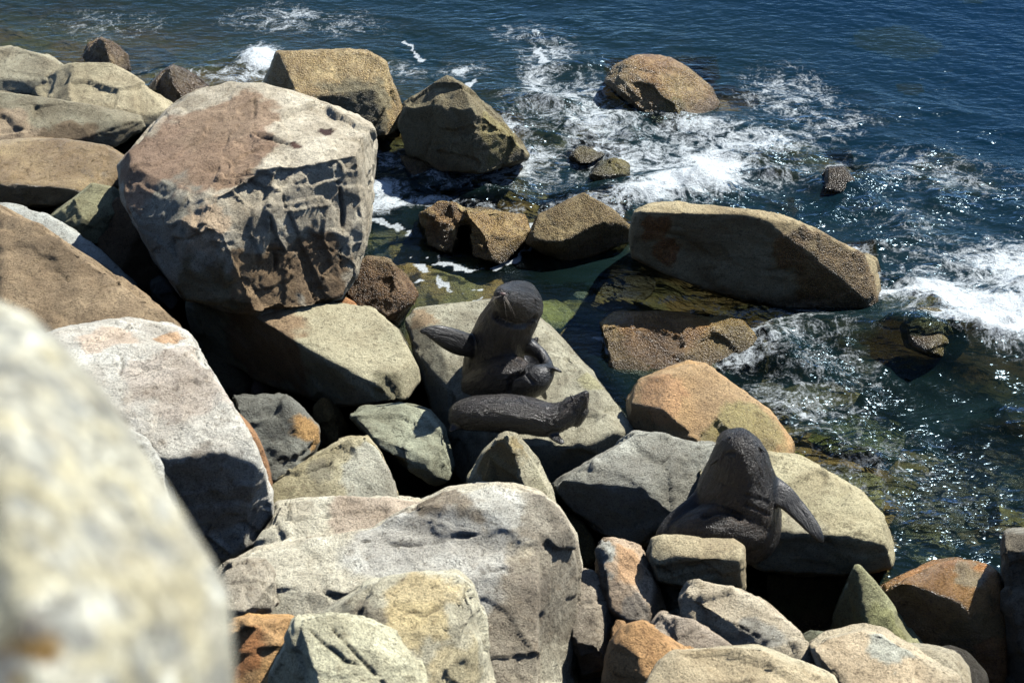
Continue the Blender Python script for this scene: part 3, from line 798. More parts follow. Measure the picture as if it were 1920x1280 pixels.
frock('pale grey boulder just behind the right flank of the blurred foreground rock', [(160, 830), (240, 810), (274, 826), (304, 880), (334, 970), (332, 1050), (160, 1060)], [(250, 850, 2.2, (.15, -.45, .87))], lin(206, 208, 206), lin(198, 196, 190), thick=.6, zb=1.0)
# foreground rock, very close to the camera
rock('foreground_rock', 'very large out of focus speckled white and yellow rock in the left foreground',
     [[(-320, 520, 0, 2.1), (-100, 545, 0, 2.0), (0, 572, 0, 1.95), (60, 600, 0, 1.93), (130, 668, 0, 1.92), (190, 735, 0, 1.90), (245, 815, 0, 1.88), (300, 925, 0, 1.86), (350, 1000, 0, 1.84), (392, 1050, 0, 1.83), (424, 1110, 0, 1.82), (430, 1180, 0, 1.80), (428, 1320, 0, 1.78), (430, 1800, 0, 1.80), (-500, 1800, 0, 1.7), (-500, 900, 0, 1.8), (0, 900, 0, 1.62), (200, 1200, 0, 1.58), (150, 1600, 0, 1.5)]],
     lin(200, 194, 174), lin(184, 180, 168), cutk=0.0, zb=5.4, thick=.8, vox=.006, chips=.12, rough=.35, joint=0.0, smooth=6, line=False, group=None,
     blotch=True, patches=[(30, 1215, .030, lin(150, 108, 20), 1.), (60, 1190, .02, lin(140, 104, 24), 1.)])

# --- stones under the water, dimly seen
def stone(px, py, z, r, label, col, flat=.6, grit=.4, sd=0, zb=-.9):
    c = P(px, py, z)
    rnd = random.Random(sd)
    pts = []
    for k in range(22):
        a = rnd.uniform(0, 2 * math.pi)
        u = rnd.uniform(-1, 1)
        s = math.sqrt(1 - u * u)
        pts.append(c + np.array([r * s * math.cos(a) * rnd.uniform(.8, 1.25), r * s * math.sin(a), r * flat * (u - 1) * .8]))
    bm = bmesh.new()
    for p in pts:
        bm.verts.new(p)
    res = bmesh.ops.convex_hull(bm, input=bm.verts)
    junk = [g for g in res['geom_interior'] + res['geom_unused'] if isinstance(g, bmesh.types.BMVert)]
    bmesh.ops.delete(bm, geom=list(set(junk)), context='VERTS')
    part = bm_arrays(bm)
    bm.free()
    LOWS.append(part)
    me = remesh([part], max(.014, r / 22), 3)
    V = getv(me)
    N = getn(me)
    V2 = V + N * (0.05 * r * fbm(V / r * 1.5 + sd, 3, sd) + .02 * r * fbm(V / r * 6 + sd, 3, sd))[:, None]
    m = sstep(-.2, .3, fbm(V * 5, 3, sd))[:, None]
    cc = np.minimum(np.array(col) * 1.8, .6) * (1 - .45 * m)
    org = np.array([c[0], c[1], V2[:, 2].min()])
    setv(me, V2 - org)
    add_attr(me, 'tint', cc, 'C')
    add_attr(me, 'wet', np.full(len(V), .9))
    add_attr(me, 'grit', np.full(len(V), grit))
    me.materials.clear()
    me.materials.append(ROCK)
    ob = bpy.data.objects.new('sunken_stone', me)
    ob.location = org
    scene.collection.objects.link(ob)
    return tag(ob, label, 'stone', 'stones under the shallow water')


YG = lin(150, 146, 84)
for a in [
    (1030, 575, -.10, .26, 'pale yellow green stone under the water just behind the head of the upright seal', YG, .6),
    (1080, 570, -.14, .20, 'yellow green stone under clear water right of the upright seal', lin(146, 136, 64), .6),
    (1130, 590, -.18, .17, 'olive stone under water, the right one of the pair beside the upright seal', lin(110, 108, 60), .6),
    (1090, 548, -.16, .08, 'small pale green stone under the dark pool water', lin(150, 160, 136), .5),
    (1150, 520, -.32, .40, 'large dim brown stone under the dark pool left of the long slab rock', lin(92, 80, 58), .5),
    (800, 470, -.14, .45, 'brown sunken stone under floating foam below the notched rock', lin(124, 92, 46), .4),
    (870, 520, -.16, .30, 'orange brown sunken stone in the shallow pool behind the seal rock', lin(150, 100, 40), .4),
    (930, 520, -.2, .4, 'green grey sunken stone in the middle of the shallow pool', lin(110, 106, 66), .4),
    (800, 540, -.2, .35, 'olive sunken stone beside the dark barnacled rock', lin(106, 92, 50), .4),
    (950, 470, -.12, .3, 'tan sunken stone between the notched rock and the pointed rock', lin(150, 130, 80), .4),
    (1160, 690, -.3, .35, 'dim green stone under water left of the orange tan boulder', lin(96, 92, 50), .5),
    (1200, 650, -.2, .3, 'mottled stone under water below the flat barnacled rock', lin(120, 104, 60), .4),
    (1160, 850, -.1, .3, 'mossy stone at the foot of the orange tan boulder', lin(96, 96, 36), .5),
    (1440, 840, -.06, .22, 'yellow green weedy stone in the shallows right behind the seal', lin(160, 156, 60), .4),
    (1475, 850, -.05, .16, 'bright lime green patch of weedy stone beside the tan boulder', lin(160, 160, 40), .4),
    (1590, 915, -.06, .4, 'sunlit tan stone just under the water beyond the broad tan boulder', lin(170, 146, 96), .35),
    (1780, 400, -.3, .55, 'large olive stone under the right hand glittering water', lin(120, 112, 66), .4),
    (1300, 60, -.45, .6, 'dim brown stone under the calm blue water at top', lin(90, 76, 48), .4),
    (1680, 170, -.45, .55, 'dim ochre stone under the blue water at the upper right', lin(110, 84, 40), .4),
    (1800, 70, -.5, .5, 'faint brown stone under the water at the top right corner', lin(90, 70, 40), .4),
    (1700, 230, -.3, .2, 'small brown stone under the rippled water right of the domed rock', lin(120, 92, 56), .4),
    (1480, 365, -.3, .5, 'reddish weedy stone under the dark water above the long slab rock', lin(92, 62, 44), .4),
    (1600, 370, -.2, .35, 'reddish weedy stone beside the tiny weedy rock', lin(86, 60, 44), .4),
    (1480, 420, -.2, .12, 'small orange stone glimpsed under water over the long slab rock', lin(160, 92, 50), .5),
    (1790, 780, -.25, .7, 'wide purplish brown stone under the glittering water at right', lin(72, 58, 48), .35),
    (1620, 800, -.2, .4, 'mossy green stone under the glittering water at right', lin(104, 104, 44), .35),
    (1560, 900, -.2, .4, 'brown green stone under the glitter beyond the tan boulder', lin(96, 84, 50), .35),
    (1800, 950, -.15, .5, 'dark weedy stone under the water above the rusty boulder', lin(70, 64, 40), .35),
    (1860, 880, -.15, .45, 'dark olive stone under the water by the right edge', lin(80, 70, 46), .35),
    (1880, 1000, -.08, .3, 'low brown stone at the water by the right hand slab', lin(100, 84, 56), .35),
    (1750, 1010, -.1, .3, 'olive stone under water behind the wet rusty boulder', lin(90, 86, 50), .35),
    (1100, 310, -.08, .35, 'purple brown weedy stone awash left of the mossy yellow rock', lin(84, 66, 58), .3),
    (1270, 240, -.06, .35, 'purple grey weedy stone awash below the round topped rock', lin(80, 64, 60), .3),
    (1370, 200, -.06, .4, 'tan weedy stone awash at the right of the round topped rock', lin(120, 92, 60), .3),
    (800, 70, -.5, .4, 'faint grey stone under the blue water at top centre', lin(110, 104, 84), .4),
    (270, 100, -.2, .4, 'brown stone under the water between the two small far left rocks', lin(100, 78, 50), .35),
    (420, 190, -.15, .3, 'dark stone under water behind the biggest boulder', lin(84, 66, 46), .35),
    (740, 320, -.25, .3, 'olive stone under the water right of the biggest boulder', lin(96, 94, 60), .35),
    (720, 440, -.12, .3, 'green brown stone under shallow water beside the biggest boulder', lin(118, 106, 64), .35),
    (1000, 530, -.3, .35, 'mossy stone under water behind the upright seal', lin(96, 100, 56), .4),
    (1110, 640, -.3, .3, 'dim stone under the dark water right of the seal rock', lin(76, 80, 56), .4),
    (1400, 720, -.15, .35, 'tan stone under rushing water right of the orange tan boulder', lin(130, 112, 76), .35),
]:
    stone(a[0], a[1], a[2], a[3], a[4], a[5], a[6], sd=int(a[0] * 7 + a[1]))

# ------------------------------------------------------------------ seabed and bank
def axis(lo, hi, step, far):
    a = list(np.arange(lo, hi + step * .5, step))
    s, x = step, a[-1]
    while x < far:
        s *= 1.35
        x += s
        a.append(x)
    s, x, b = step, a[0], []
    while x > -far:
        s *= 1.35
        x -= s
        b.append(x)
    return np.array(b[::-1] + a)


def grid_mesh(name, xs, ys, Z):
    nx, ny = len(xs), len(ys)
    X, Y = np.meshgrid(xs, ys)
    V = np.stack([X.ravel(), Y.ravel(), Z.ravel()], -1)
    i = np.arange(nx * ny).reshape(ny, nx)
    F = np.stack([i[:-1, :-1], i[:-1, 1:], i[1:, 1:], i[1:, :-1]], -1).reshape(-1, 4)
    me = bpy.data.meshes.new(name)
    me.vertices.add(len(V))
    me.vertices.foreach_set('co', V.astype(np.float32).ravel())
    me.loops.add(F.size)
    me.loops.foreach_set('vertex_index', F.ravel().astype(np.int32))
    me.polygons.add(len(F))
    me.polygons.foreach_set('loop_start', np.arange(0, F.size, 4, dtype=np.int32))
    me.update(calc_edges=True)
    me.polygons.foreach_set('use_smooth', np.ones(len(F), bool))
    ob = bpy.data.objects.new(name, me)
    scene.collection.objects.link(ob)
    return ob, V


SHORE = np.array([P(*q, 0)[:2] for q in [(-3000, -60), (-400, 40), (0, 110), (300, 180), (500, 240), (700, 330), (760, 600), (1050, 700), (1190, 800), (1400, 850), (1640, 1000), (1700, 1100), (1950, 1180), (2600, 1500), (6000, 2600)]])


def shore_dist(X, Y):
    """+ to sea, - to land"""
    p = np.stack([X, Y], -1)
    best = np.full(len(p), 1e9)
    sgn = np.ones(len(p))
    for a, b in zip(SHORE[:-1], SHORE[1:]):
        ab = b - a
        t = np.clip(((p - a) @ ab) / (ab @ ab), 0, 1)
        q = p - (a + t[:, None] * ab)
        d = np.hypot(q[:, 0], q[:, 1])
        cr = ab[0] * (p[:, 1] - a[1]) - ab[1] * (p[:, 0] - a[0])
        m = d < best
        best = np.where(m, d, best)
        sgn = np.where(m, np.where(cr > 0, 1, -1), sgn)
    return best * sgn


def ground_z(X, Y):
    d = shore_dist(X, Y)
    p = np.stack([X, Y, X * 0], -1)
    sea = -0.32 - 0.55 * sstep(0.4, 4.0, d) - 1.3 * sstep(3.0, 12, d) - 6 * sstep(15, 120, d)
    c1, c2 = P(850, 490, 0), P(760, 400, 0)
    sea = sea + .26 * np.exp(-(((X - c1[0]) / 1.1) ** 2 + ((Y - c1[1]) / .75) ** 2)) * (d > 0)
    land = -0.32 + 0.12 * np.clip(-d, 0, 3)
    z = np.where(d > 0, sea, land)
    z = z + 0.10 * fbm(p * 1.1, 4, 5) + .05 * fbm(p * 4, 3, 9)
    bank = 8.0 - 0.97 * Y + .15 * fbm(p * 1.5, 4, 3)
    z = np.where(Y < 9.2, np.maximum(z, np.minimum(bank, 7.7)), z)
    return z


gx, gy = axis(-7, 7, .06, 900), axis(1.0, 27, .06, 1200)
GX, GY = np.meshgrid(gx, gy)
GZ = ground_z(GX.ravel(), GY.ravel())
gob, GV = grid_mesh('seabed', gx, gy, GZ)
tag(gob, kind='structure')
dg_ = shore_dist(GX.ravel(), GY.ravel())
gn = fbm(np.stack([GX.ravel(), GY.ravel(), GZ * 0], -1) * 1.7, 4, 41)
m1 = sstep(-.2, .3, gn)[:, None]
gc = lin(150, 138, 84)[None] * m1 + lin(176, 138, 76)[None] * (1 - m1)
gc = np.where((dg_ < 0)[:, None], lin(96, 88, 70)[None], gc)
add_attr(gob.data, 'tint', gc, 'C')
add_attr(gob.data, 'wet', np.full(len(GV), .5))
add_attr(gob.data, 'grit', np.full(len(GV), .5))
gob.data.materials.append(ROCK)

# ------------------------------------------------------------------ water
wx, wy = axis(-6.2, 6.4, .026, 900), axis(9.6, 26.0, .032, 1200)
WX, WY = [a.ravel() for a in np.meshgrid(wx, wy)]
pj_w, _ = proj(np.stack([WX, WY, WX * 0], -1))
near = (np.abs(WX) < 8) & (WY > 8) & (WY < 28)


def blob(cx, cy, rx, ry, rot=0.0, soft=1.0):
    """soft ellipse on the water, centre given where it lies, radii in metres along / across"""
    c = P(cx, cy, 0)
    u, v = WX - c[0], WY - c[1]
    a = math.radians(rot)
    uu = (u * math.cos(a) + v * math.sin(a)) / rx
    vv = (-u * math.sin(a) + v * math.cos(a)) / ry
    return np.exp(-(uu * uu + vv * vv) * soft)


# soundings: how deep the water is over the rocks and the bed
vs, fs, o = [], [], 0
for Vp, Fp in LOWS:
    vs += [tuple(v) for v in Vp]
    fs += [tuple(i + o for i in f) for f in Fp]
    o += len(Vp)
bvh = BVHTree.FromPolygons(vs, fs)
depth = np.clip(-ground_z(WX, WY), 0, 8)
cx_, cy_ = np.arange(-6.6, 6.8, .07), np.arange(9.2, 26.4, .07)
sg = np.full((len(cy_), len(cx_)), 9.0)
for j, y in enumerate(cy_):
    for i, x in enumerate(cx_):
        h = bvh.ray_cast(Vector((x, y, 0.0)), Vector((0, 0, -1)), 3.0)
        up_ = bvh.ray_cast(Vector((x, y, 0.001)), Vector((0, 0, 1)), 6.0)
        if up_[0] is not None and up_[1].z > 0:
            sg[j, i] = 0.0
        elif h[0] is not None:
            sg[j, i] = h[3]
fi = np.clip((WX - cx_[0]) / .07, 0, len(cx_) - 1.001)
fj = np.clip((WY - cy_[0]) / .07, 0, len(cy_) - 1.001)
i0, j0 = fi.astype(int), fj.astype(int)
a_, b_ = fi - i0, fj - j0
sgi = sg[j0, i0] * (1 - a_) * (1 - b_) + sg[j0, i0 + 1] * a_ * (1 - b_) + sg[j0 + 1, i0] * (1 - a_) * b_ + sg[j0 + 1, i0 + 1] * a_ * b_
depth = np.where(near, np.minimum(depth, sgi), depth)

Pw = np.stack([WX, WY, WX * 0], -1)
# calm in the enclosed pool and inshore, choppy where the waves break
calm = np.clip(blob(900, 510, 1.2, .95) + blob(1130, 620, .8, 1.0) + .7 * blob(1160, 720, .5, .7), 0, 1)
rough_w = np.clip(1.9 * blob(1740, 880, 1.9, 2.4) + 1.0 * blob(1600, 600, 1.8, 1.6) + 1.0 * blob(1250, 300, 1.9, 1.6) + .9 * blob(1000, 200, 1.1, 2.2)
                  + .9 * blob(1700, 400, 2., 1.6) + .7 * blob(850, 370, 1.2, .8) + .6 * blob(450, 150, 1.2, .8), 0, 1.75)
band = sstep(-.25, .45, vnoise(np.stack([WX * 1.0 + WY * .35, WY * 2.3 - WX * .7, WX * 0], -1), 91) + .5 * vnoise(np.stack([WX * 2.6, WY * 5.2, WX * 0 + 3], -1), 92))
ch = (0.24 + 1.2 * rough_w * (.45 + 1.1 * band)) * (1 - 0.85 * calm)


def waves(lam, ang, stretch, seed, warp=.5):
    a = math.radians(ang)
    u = (WX * math.cos(a) + WY * math.sin(a)) / lam
    v = (-WX * math.sin(a) + WY * math.cos(a)) / (lam * stretch)
    q = np.stack([u, v, u * 0 + seed], -1)
    q = q + warp * np.stack([vnoise(q * .6 + 5, seed), vnoise(q * .6 + 9, seed + 1), u * 0], -1)
    return q


def ridged(q, octv, seed):
    s, a, t = 0, 1., 0
    for k in range(octv):
        s = s + a * (1 - 2 * np.abs(vnoise(q * 2 ** k + k * 7.7, seed + k)))
        t += a
        a *= .5
    return s / t


H = np.zeros(len(WX))
fadeout = np.where(near, 1.0, .0)
swell = vnoise(waves(2.2, 70, 2.2, 3), 3)
H += 0.05 * swell * (1 - calm)
H += ch * 0.046 * ridged(waves(.80, 60, 2.4, 4), 2, 4)
H += ch * 0.020 * ridged(waves(.36, 80, 2.2, 8), 2, 8)
H += (0.2 + .9 * rough_w * band) * (1 - .7 * calm) * 0.010 * ridged(waves(.15, 70, 1.8, 12, .8), 2, 12)
# the breaking crest at the right and the surge over the low rocks
H += 0.22 * blob(1800, 665, 1.5, .30, -14) + .10 * blob(1740, 600, .3, .3) + 0.10 * blob(1240, 345, .8, .4, 25) + .08 * blob(1320, 240, .6, .3) - .07 * blob(1860, 750, 1.4, .3, -14)
H += .06 * blob(480, 120, .35, .35) + .05 * blob(1290, 560, .8, .12) + .05 * blob(1450, 650, .6, .5)

# foam
F_ = np.zeros(len(WX))
thick = np.zeros(len(WX))
for cx, cy, rx, ry, rot, s in [
    (1290, 350, .75, .40, 20, 1.0), (1210, 375, .45, .28, 20, .92), (1340, 310, .5, .4, 0, .9), (1400, 270, 1.1, .45, 8, .62), (1310, 245, .5, .2, 10, .75), (1560, 235, .7, .5, 10, .45),
    (1010, 150, .28, 1.0, 0, .6), (1030, 100, .5, .6, 0, .5), (1010, 165, .3, .3, 0, .62), (1120, 240, .7, .8, -20, .6), (980, 60, .5, .4, 0, .42), (1180, 290, .7, .5, 0, .55),
    (1850, 590, .8, .42, 0, 1.0), (1900, 640, .7, .45, -10, 1.08), (1750, 560, .55, .22, 8, .95), (1900, 520, .6, .7, 0, .75), (1830, 660, .5, .15, -20, 1.1), (1680, 565, .25, .12, 0, .85),
    (485, 112, .26, .5, 0, .95), (470, 145, .5, .25, 0, .6), (520, 30, .9, .6, 0, .42), (560, 20, .3, .3, 0, .5),
    (720, 385, .35, .22, 15, .85), (790, 380, .3, .12, 10, .7), (900, 340, 1.0, .35, 5, .50), (1000, 300, .5, .5, 0, .55), (960, 250, .4, .6, 0, .5), (870, 130, .35, .3, 0, .52), (760, 130, .5, .4, 0, .4),
    (1480, 640, .8, .5, 0, .44), (1500, 750, .6, .6, 0, .42), (1560, 700, .8, .8, 0, .38), (1310, 655, .5, .12, 0, .55), (1450, 600, .7, .15, -8, .5), (1280, 570, .6, .08, 4, .45), (1700, 420, 1., .9, 0, .30), (1800, 500, .9, .7, 0, .38), (1620, 880, .8, .8, 0, .36), (1450, 330, .7, .5, 0, .45),
    (1080, 200, 1.0, 1.1, 0, .50), (1300, 270, 1.6, .7, 8, .5), (950, 330, 1.2, .5, 0, .5), (1480, 180, .8, .9, 0, .46), (1750, 330, 1.3, .7, -20, .42), (1650, 900, 1.2, 1.2, 0, .30), (1780, 520, 1.2, .9, 0, .44), (1400, 640, 1.1, .7, 0, .46), (1500, 760, .8, .8, 0, .42), (1200, 300, .9, .5, 0, .62), (740, 300, .4, .5, 0, .5), (720, 360, .35, .25, 0, .75),
    (340, 150, .7, .4, 0, .42), (200, 45, 1.2, .7, 0, .34), (640, 40, .8, .6, 0, .36), (430, 140, .6, .3, 0, .5)]:
    g = blob(cx, cy, rx, ry, rot)
    F_ = np.maximum(F_, g * s)
    if s > .9:
        thick = np.maximum(thick, sstep(.25, .9, g * s / 1.2))
# foam licking the rocks
edge_f = (1 - sstep(.0, .10, depth)) * (1 - calm)
F_ = np.maximum(F_, .52 * edge_f * np.clip(rough_w, .3, 1))
# floating flecks drifting on the quiet pool
flk = np.zeros(len(WX))
for pl, w in [([(695, 415), (740, 425), (770, 440), (800, 440)], .035), ([(775, 480), (815, 488), (850, 497), (885, 510), (900, 508)], .035), ([(785, 492), (800, 505), (825, 520)], .05),
              ([(790, 530), (800, 528)], .05), ([(828, 530), (845, 545), (856, 550)], .03), ([(870, 538), (895, 545)], .025), ([(1005, 415), (990, 445), (995, 462), (985, 475), (960, 492), (930, 502)], .035),
              ([(1015, 448), (1035, 450), (1040, 455)], .03), ([(985, 462), (1010, 458)], .02), ([(870, 565), (895, 566)], .02), ([(850, 130), (880, 128), (885, 150), (875, 165)], .04), ([(765, 75), (775, 95), (790, 105)], .03),
              ([(1120, 625), (1135, 650), (1150, 665), (1165, 680)], .02), ([(1505, 780), (1490, 800)], .02), ([(1000, 90), (1020, 110), (1015, 125)], .04)]:
    q = [P(x, y, 0)[:2] for x, y in pl]
    pw = np.stack([WX + .035 * vnoise(Pw * 7, 61) + .02 * vnoise(Pw * 19, 63), WY + .05 * vnoise(Pw * 7, 62) + .03 * vnoise(Pw * 19, 64)], -1)
    for a, b in zip(q[:-1], q[1:]):
        ab = b - a
        t = np.clip(((pw - a) @ ab) / (ab @ ab), 0, 1)
        d = np.linalg.norm(pw - (a + t[:, None] * ab), axis=1)
        flk = np.maximum(flk, 1 - sstep(w * .6, w * 1.5, d + .03 * vnoise(Pw * 12, 65)))
flk *= sstep(-.35, 0.0, vnoise(Pw * 8, 66) + .3)
H += thick * (0.05 * fbm(Pw * 5, 4, 71) + .03 * np.abs(vnoise(Pw * 13, 73)) + .02)
H *= fadeout
wob, WV = grid_mesh('water', wx, wy, H)
tag(wob, kind='structure')
add_attr(wob.data, 'depth', depth)
add_attr(wob.data, 'foam', F_)
add_attr(wob.data, 'fleck', flk)
add_attr(wob.data, 'chop', ch)


def water_material():
    t = NT('sea_water')
    pos = t.n('NewGeometry').outputs['Position']
    dep = t.n('Attribute', attribute_name='depth').outputs['Fac']
    foam = t.n('Attribute', attribute_name='foam').outputs['Fac']
    fleck = t.n('Attribute', attribute_name='fleck').outputs['Fac']
    chop = t.n('Attribute', attribute_name='chop').outputs['Fac']
    rp = t.n('Mapping', {'Vector': pos, 'Rotation': (0, 0, math.radians(-20)), 'Scale': (0.6, 1.25, 1.0)}).outputs[0]
    n1 = t.noise(rp, 7.0, 1, .5, .4)
    n2 = t.noise(rp, 19.0, 1, .5, .3)
    h = t.math('ADD', t.math('MULTIPLY', n1, 1.0), t.math('MULTIPLY', n2, 0.42))
    h = t.math('MULTIPLY', h, t.math('ADD', t.math('MULTIPLY', chop, .9), .30))
    bump = t.n('Bump', {'Height': h, 'Strength': 1.0, 'Distance': 0.042}).outputs[0]
    # body of the water: turbid with depth
    turb = t.math('SUBTRACT', 1.0, t.math('POWER', 2.718, t.math('MULTIPLY', t.math('POWER', t.math('MULTIPLY', dep, 1.7), 1.5), -1.0)))
    turb = t.math('MULTIPLY', turb, 0.97)
    clear = t.n('BsdfTransparent', {'Color': (0.78, 0.88, 0.82, 1)})
    blue = t.n('BsdfDiffuse', {'Color': t.mix(t.ramp(dep, .2, 1.6), (0.010, 0.026, 0.024, 1), (0.0008, 0.013, 0.030, 1))})
    body = t.n('MixShader', {0: turb, 1: clear.outputs[0], 2: blue.outputs[0]})
    gl = t.n('BsdfGlossy', {'Roughness': 0.17, 'Normal': bump, 'Color': (.40, .55, .66, 1)})
    fr = t.n('Fresnel', {'IOR': 1.34, 'Normal': bump})
    w = t.n('MixShader', {0: fr.outputs[0], 1: body.outputs[0], 2: gl.outputs[0]})
    # foam: lace where thin, solid where thick
    wv = t.n('VectorMath', {0: pos, 1: t.n('VectorMath', {0: t.n('TexNoise', {'Vector': pos, 'Scale': 2.4, 'Detail': 3.0}).outputs['Color'], 'Scale': .55}, operation='SCALE').outputs[0]}, operation='ADD').outputs[0]
    fn = t.noise(wv, 6.5, 7, .70)
    ridge = t.math('SUBTRACT', 1.0, t.math('MULTIPLY', t.math('ABSOLUTE', t.math('SUBTRACT', t.noise(wv, 4.2, 6, .62), .5)), 7.0), clamp=True)
    ridge2 = t.math('SUBTRACT', 1.0, t.math('MULTIPLY', t.math('ABSOLUTE', t.math('SUBTRACT', t.noise(wv, 11.0, 4, .6), .5)), 7.0), clamp=True)
    fine = t.noise(pos, 55.0, 3, .75)
    lv = t.math('ADD', t.math('MULTIPLY', fn, .9), t.math('MULTIPLY', ridge, .24))
    lv = t.math('ADD', lv, t.math('MULTIPLY', ridge2, .18))
    lv = t.math('ADD', lv, t.math('MULTIPLY', fine, .55))
    lv = t.math('ADD', lv, t.math('MULTIPLY', foam, .95))
    fm = t.ramp(lv, 1.28, 1.78)
    fm = t.math('MAXIMUM', t.math('MULTIPLY', fm, t.ramp(foam, .08, .3)), t.math('MULTIPLY', t.ramp(t.math('ADD', fleck, t.math('MULTIPLY', t.math('SUBTRACT', t.noise(pos, 24.0, 4, .75), .5), 1.1)), .36, .92), .75))
    fb = t.n('Bump', {'Height': t.math('ADD', fn, t.math('MULTIPLY', fine, .3)), 'Strength': .8, 'Distance': .07}).outputs[0]
    fd = t.n('BsdfPrincipled', {'Base Color': (0.60, 0.66, 0.68, 1), 'Roughness': .6, 'Normal': fb})
    s = t.n('MixShader', {0: fm, 1: w.outputs[0], 2: fd.outputs[0]})
    return t.out(s.outputs[0])


wob.data.materials.append(water_material())


# ------------------------------------------------------------------ seals
def PY(px, py, Y):
    r = ray(px, py)
    return C0 + r * (Y / r[1])


def seal_material():
    t = NT('seal_fur')
    fur = t.n('Attribute', attribute_name='fur').outputs['Vector']
    skin = t.n('Attribute', attribute_name='skin').outputs['Fac']
    wet = t.n('Attribute', attribute_name='wet').outputs['Fac']
    brown = t.n('Attribute', attribute_name='brown').outputs['Fac']
    n = t.noise(fur, 60.0, 4, .65)
    n2 = t.noise(fur, 17.0, 4, .6)
    n3 = t.noise(fur, 130.0, 2, .6)
    c = t.mix(t.ramp(n, .40, .66), (0.0022, 0.0020, 0.0018, 1), (0.034, 0.029, 0.025, 1))
    c = t.mix(t.math('MULTIPLY', brown, t.ramp(n2, .35, .6)), c, (0.075, 0.056, 0.040, 1))
    c = t.mix(skin, c, (0.005, 0.0052, 0.006, 1))
    furh = t.math('ADD', t.math('MULTIPLY', n, 1.0), t.math('ADD', t.math('MULTIPLY', n2, 1.6), t.math('MULTIPLY', n3, .5)))
    st = t.math('SUBTRACT', 1.0, t.math('MULTIPLY', skin, .75))
    b = t.n('Bump', {'Height': t.math('MULTIPLY', furh, st), 'Strength': 1.0, 'Distance': .034}).outputs[0]
    b_soft = t.n('Bump', {'Height': t.math('MULTIPLY', furh, st), 'Strength': 1.0, 'Distance': .012}).outputs[0]
    ro = t.math('SUBTRACT', t.math('SUBTRACT', .60, t.math('MULTIPLY', wet, .26)), t.math('MULTIPLY', skin, .08))
    pr = t.n('BsdfPrincipled', {'Base Color': c, 'Roughness': ro, 'Normal': b, 'Specular IOR Level': .4, 'Coat Weight': t.math('MULTIPLY', wet, .55), 'Coat Roughness': .21, 'Coat Normal': b_soft})
    return t.out(pr.outputs[0])


SEAL = seal_material()


def plain(name, col, ro=.4):
    t = NT(name)
    pos = t.n('NewGeometry').outputs['Position']
    c = t.mix(t.noise(pos, 60, 3), (*[v * .7 for v in col], 1), (*col, 1))
    return t.out(t.n('BsdfPrincipled', {'Base Color': c, 'Roughness': ro}).outputs[0])


EYE = plain('eye_dark', (.008, .006, .005), .12)
NOSE = plain('nose_skin', (.16, .105, .09), .4)
NOSE_D = plain('nose_dark', (.03, .025, .024), .35)
WHISK = plain('whisker_pale', (.35, .30, .24), .5)
CLAW = plain('flipper_edge', (.10, .10, .105), .4)

_ico = bmesh.new()
bmesh.ops.create_icosphere(_ico, subdivisions=3, radius=1)
ICO_V, ICO_F = bm_arrays(_ico)
_ico.free()


def catmull(pts, n=10):
    pts = [2 * pts[0] - pts[1]] + list(pts) + [2 * pts[-1] - pts[-2]]
    out = []
    for k in range(1, len(pts) - 2):
        p0, p1, p2, p3 = pts[k - 1:k + 3]
        for j in range(n):
            t = j / n
            out.append(.5 * ((2 * p1) + (-p0 + p2) * t + (2 * p0 - 5 * p1 + 4 * p2 - p3) * t * t + (-p0 + 3 * p1 - 3 * p2 + p3) * t ** 3))
    out.append(pts[-2])
    return np.array(out)


def chain(pts, flat=1.0, nrm=None, skin=0.0):
    """pts: (px, py, Y, radius_px)"""
    q = []
    for px, py, Y, r in pts:
        p = PY(px, py, Y)
        d = (p - C0) @ FW
        q.append(np.array([*p, r * d / FPX]))
    return dict(c=catmull([np.array(v) for v in q], 10), flat=flat, n=None if nrm is None else np.array(nrm, float) / np.linalg.norm(nrm), skin=skin)


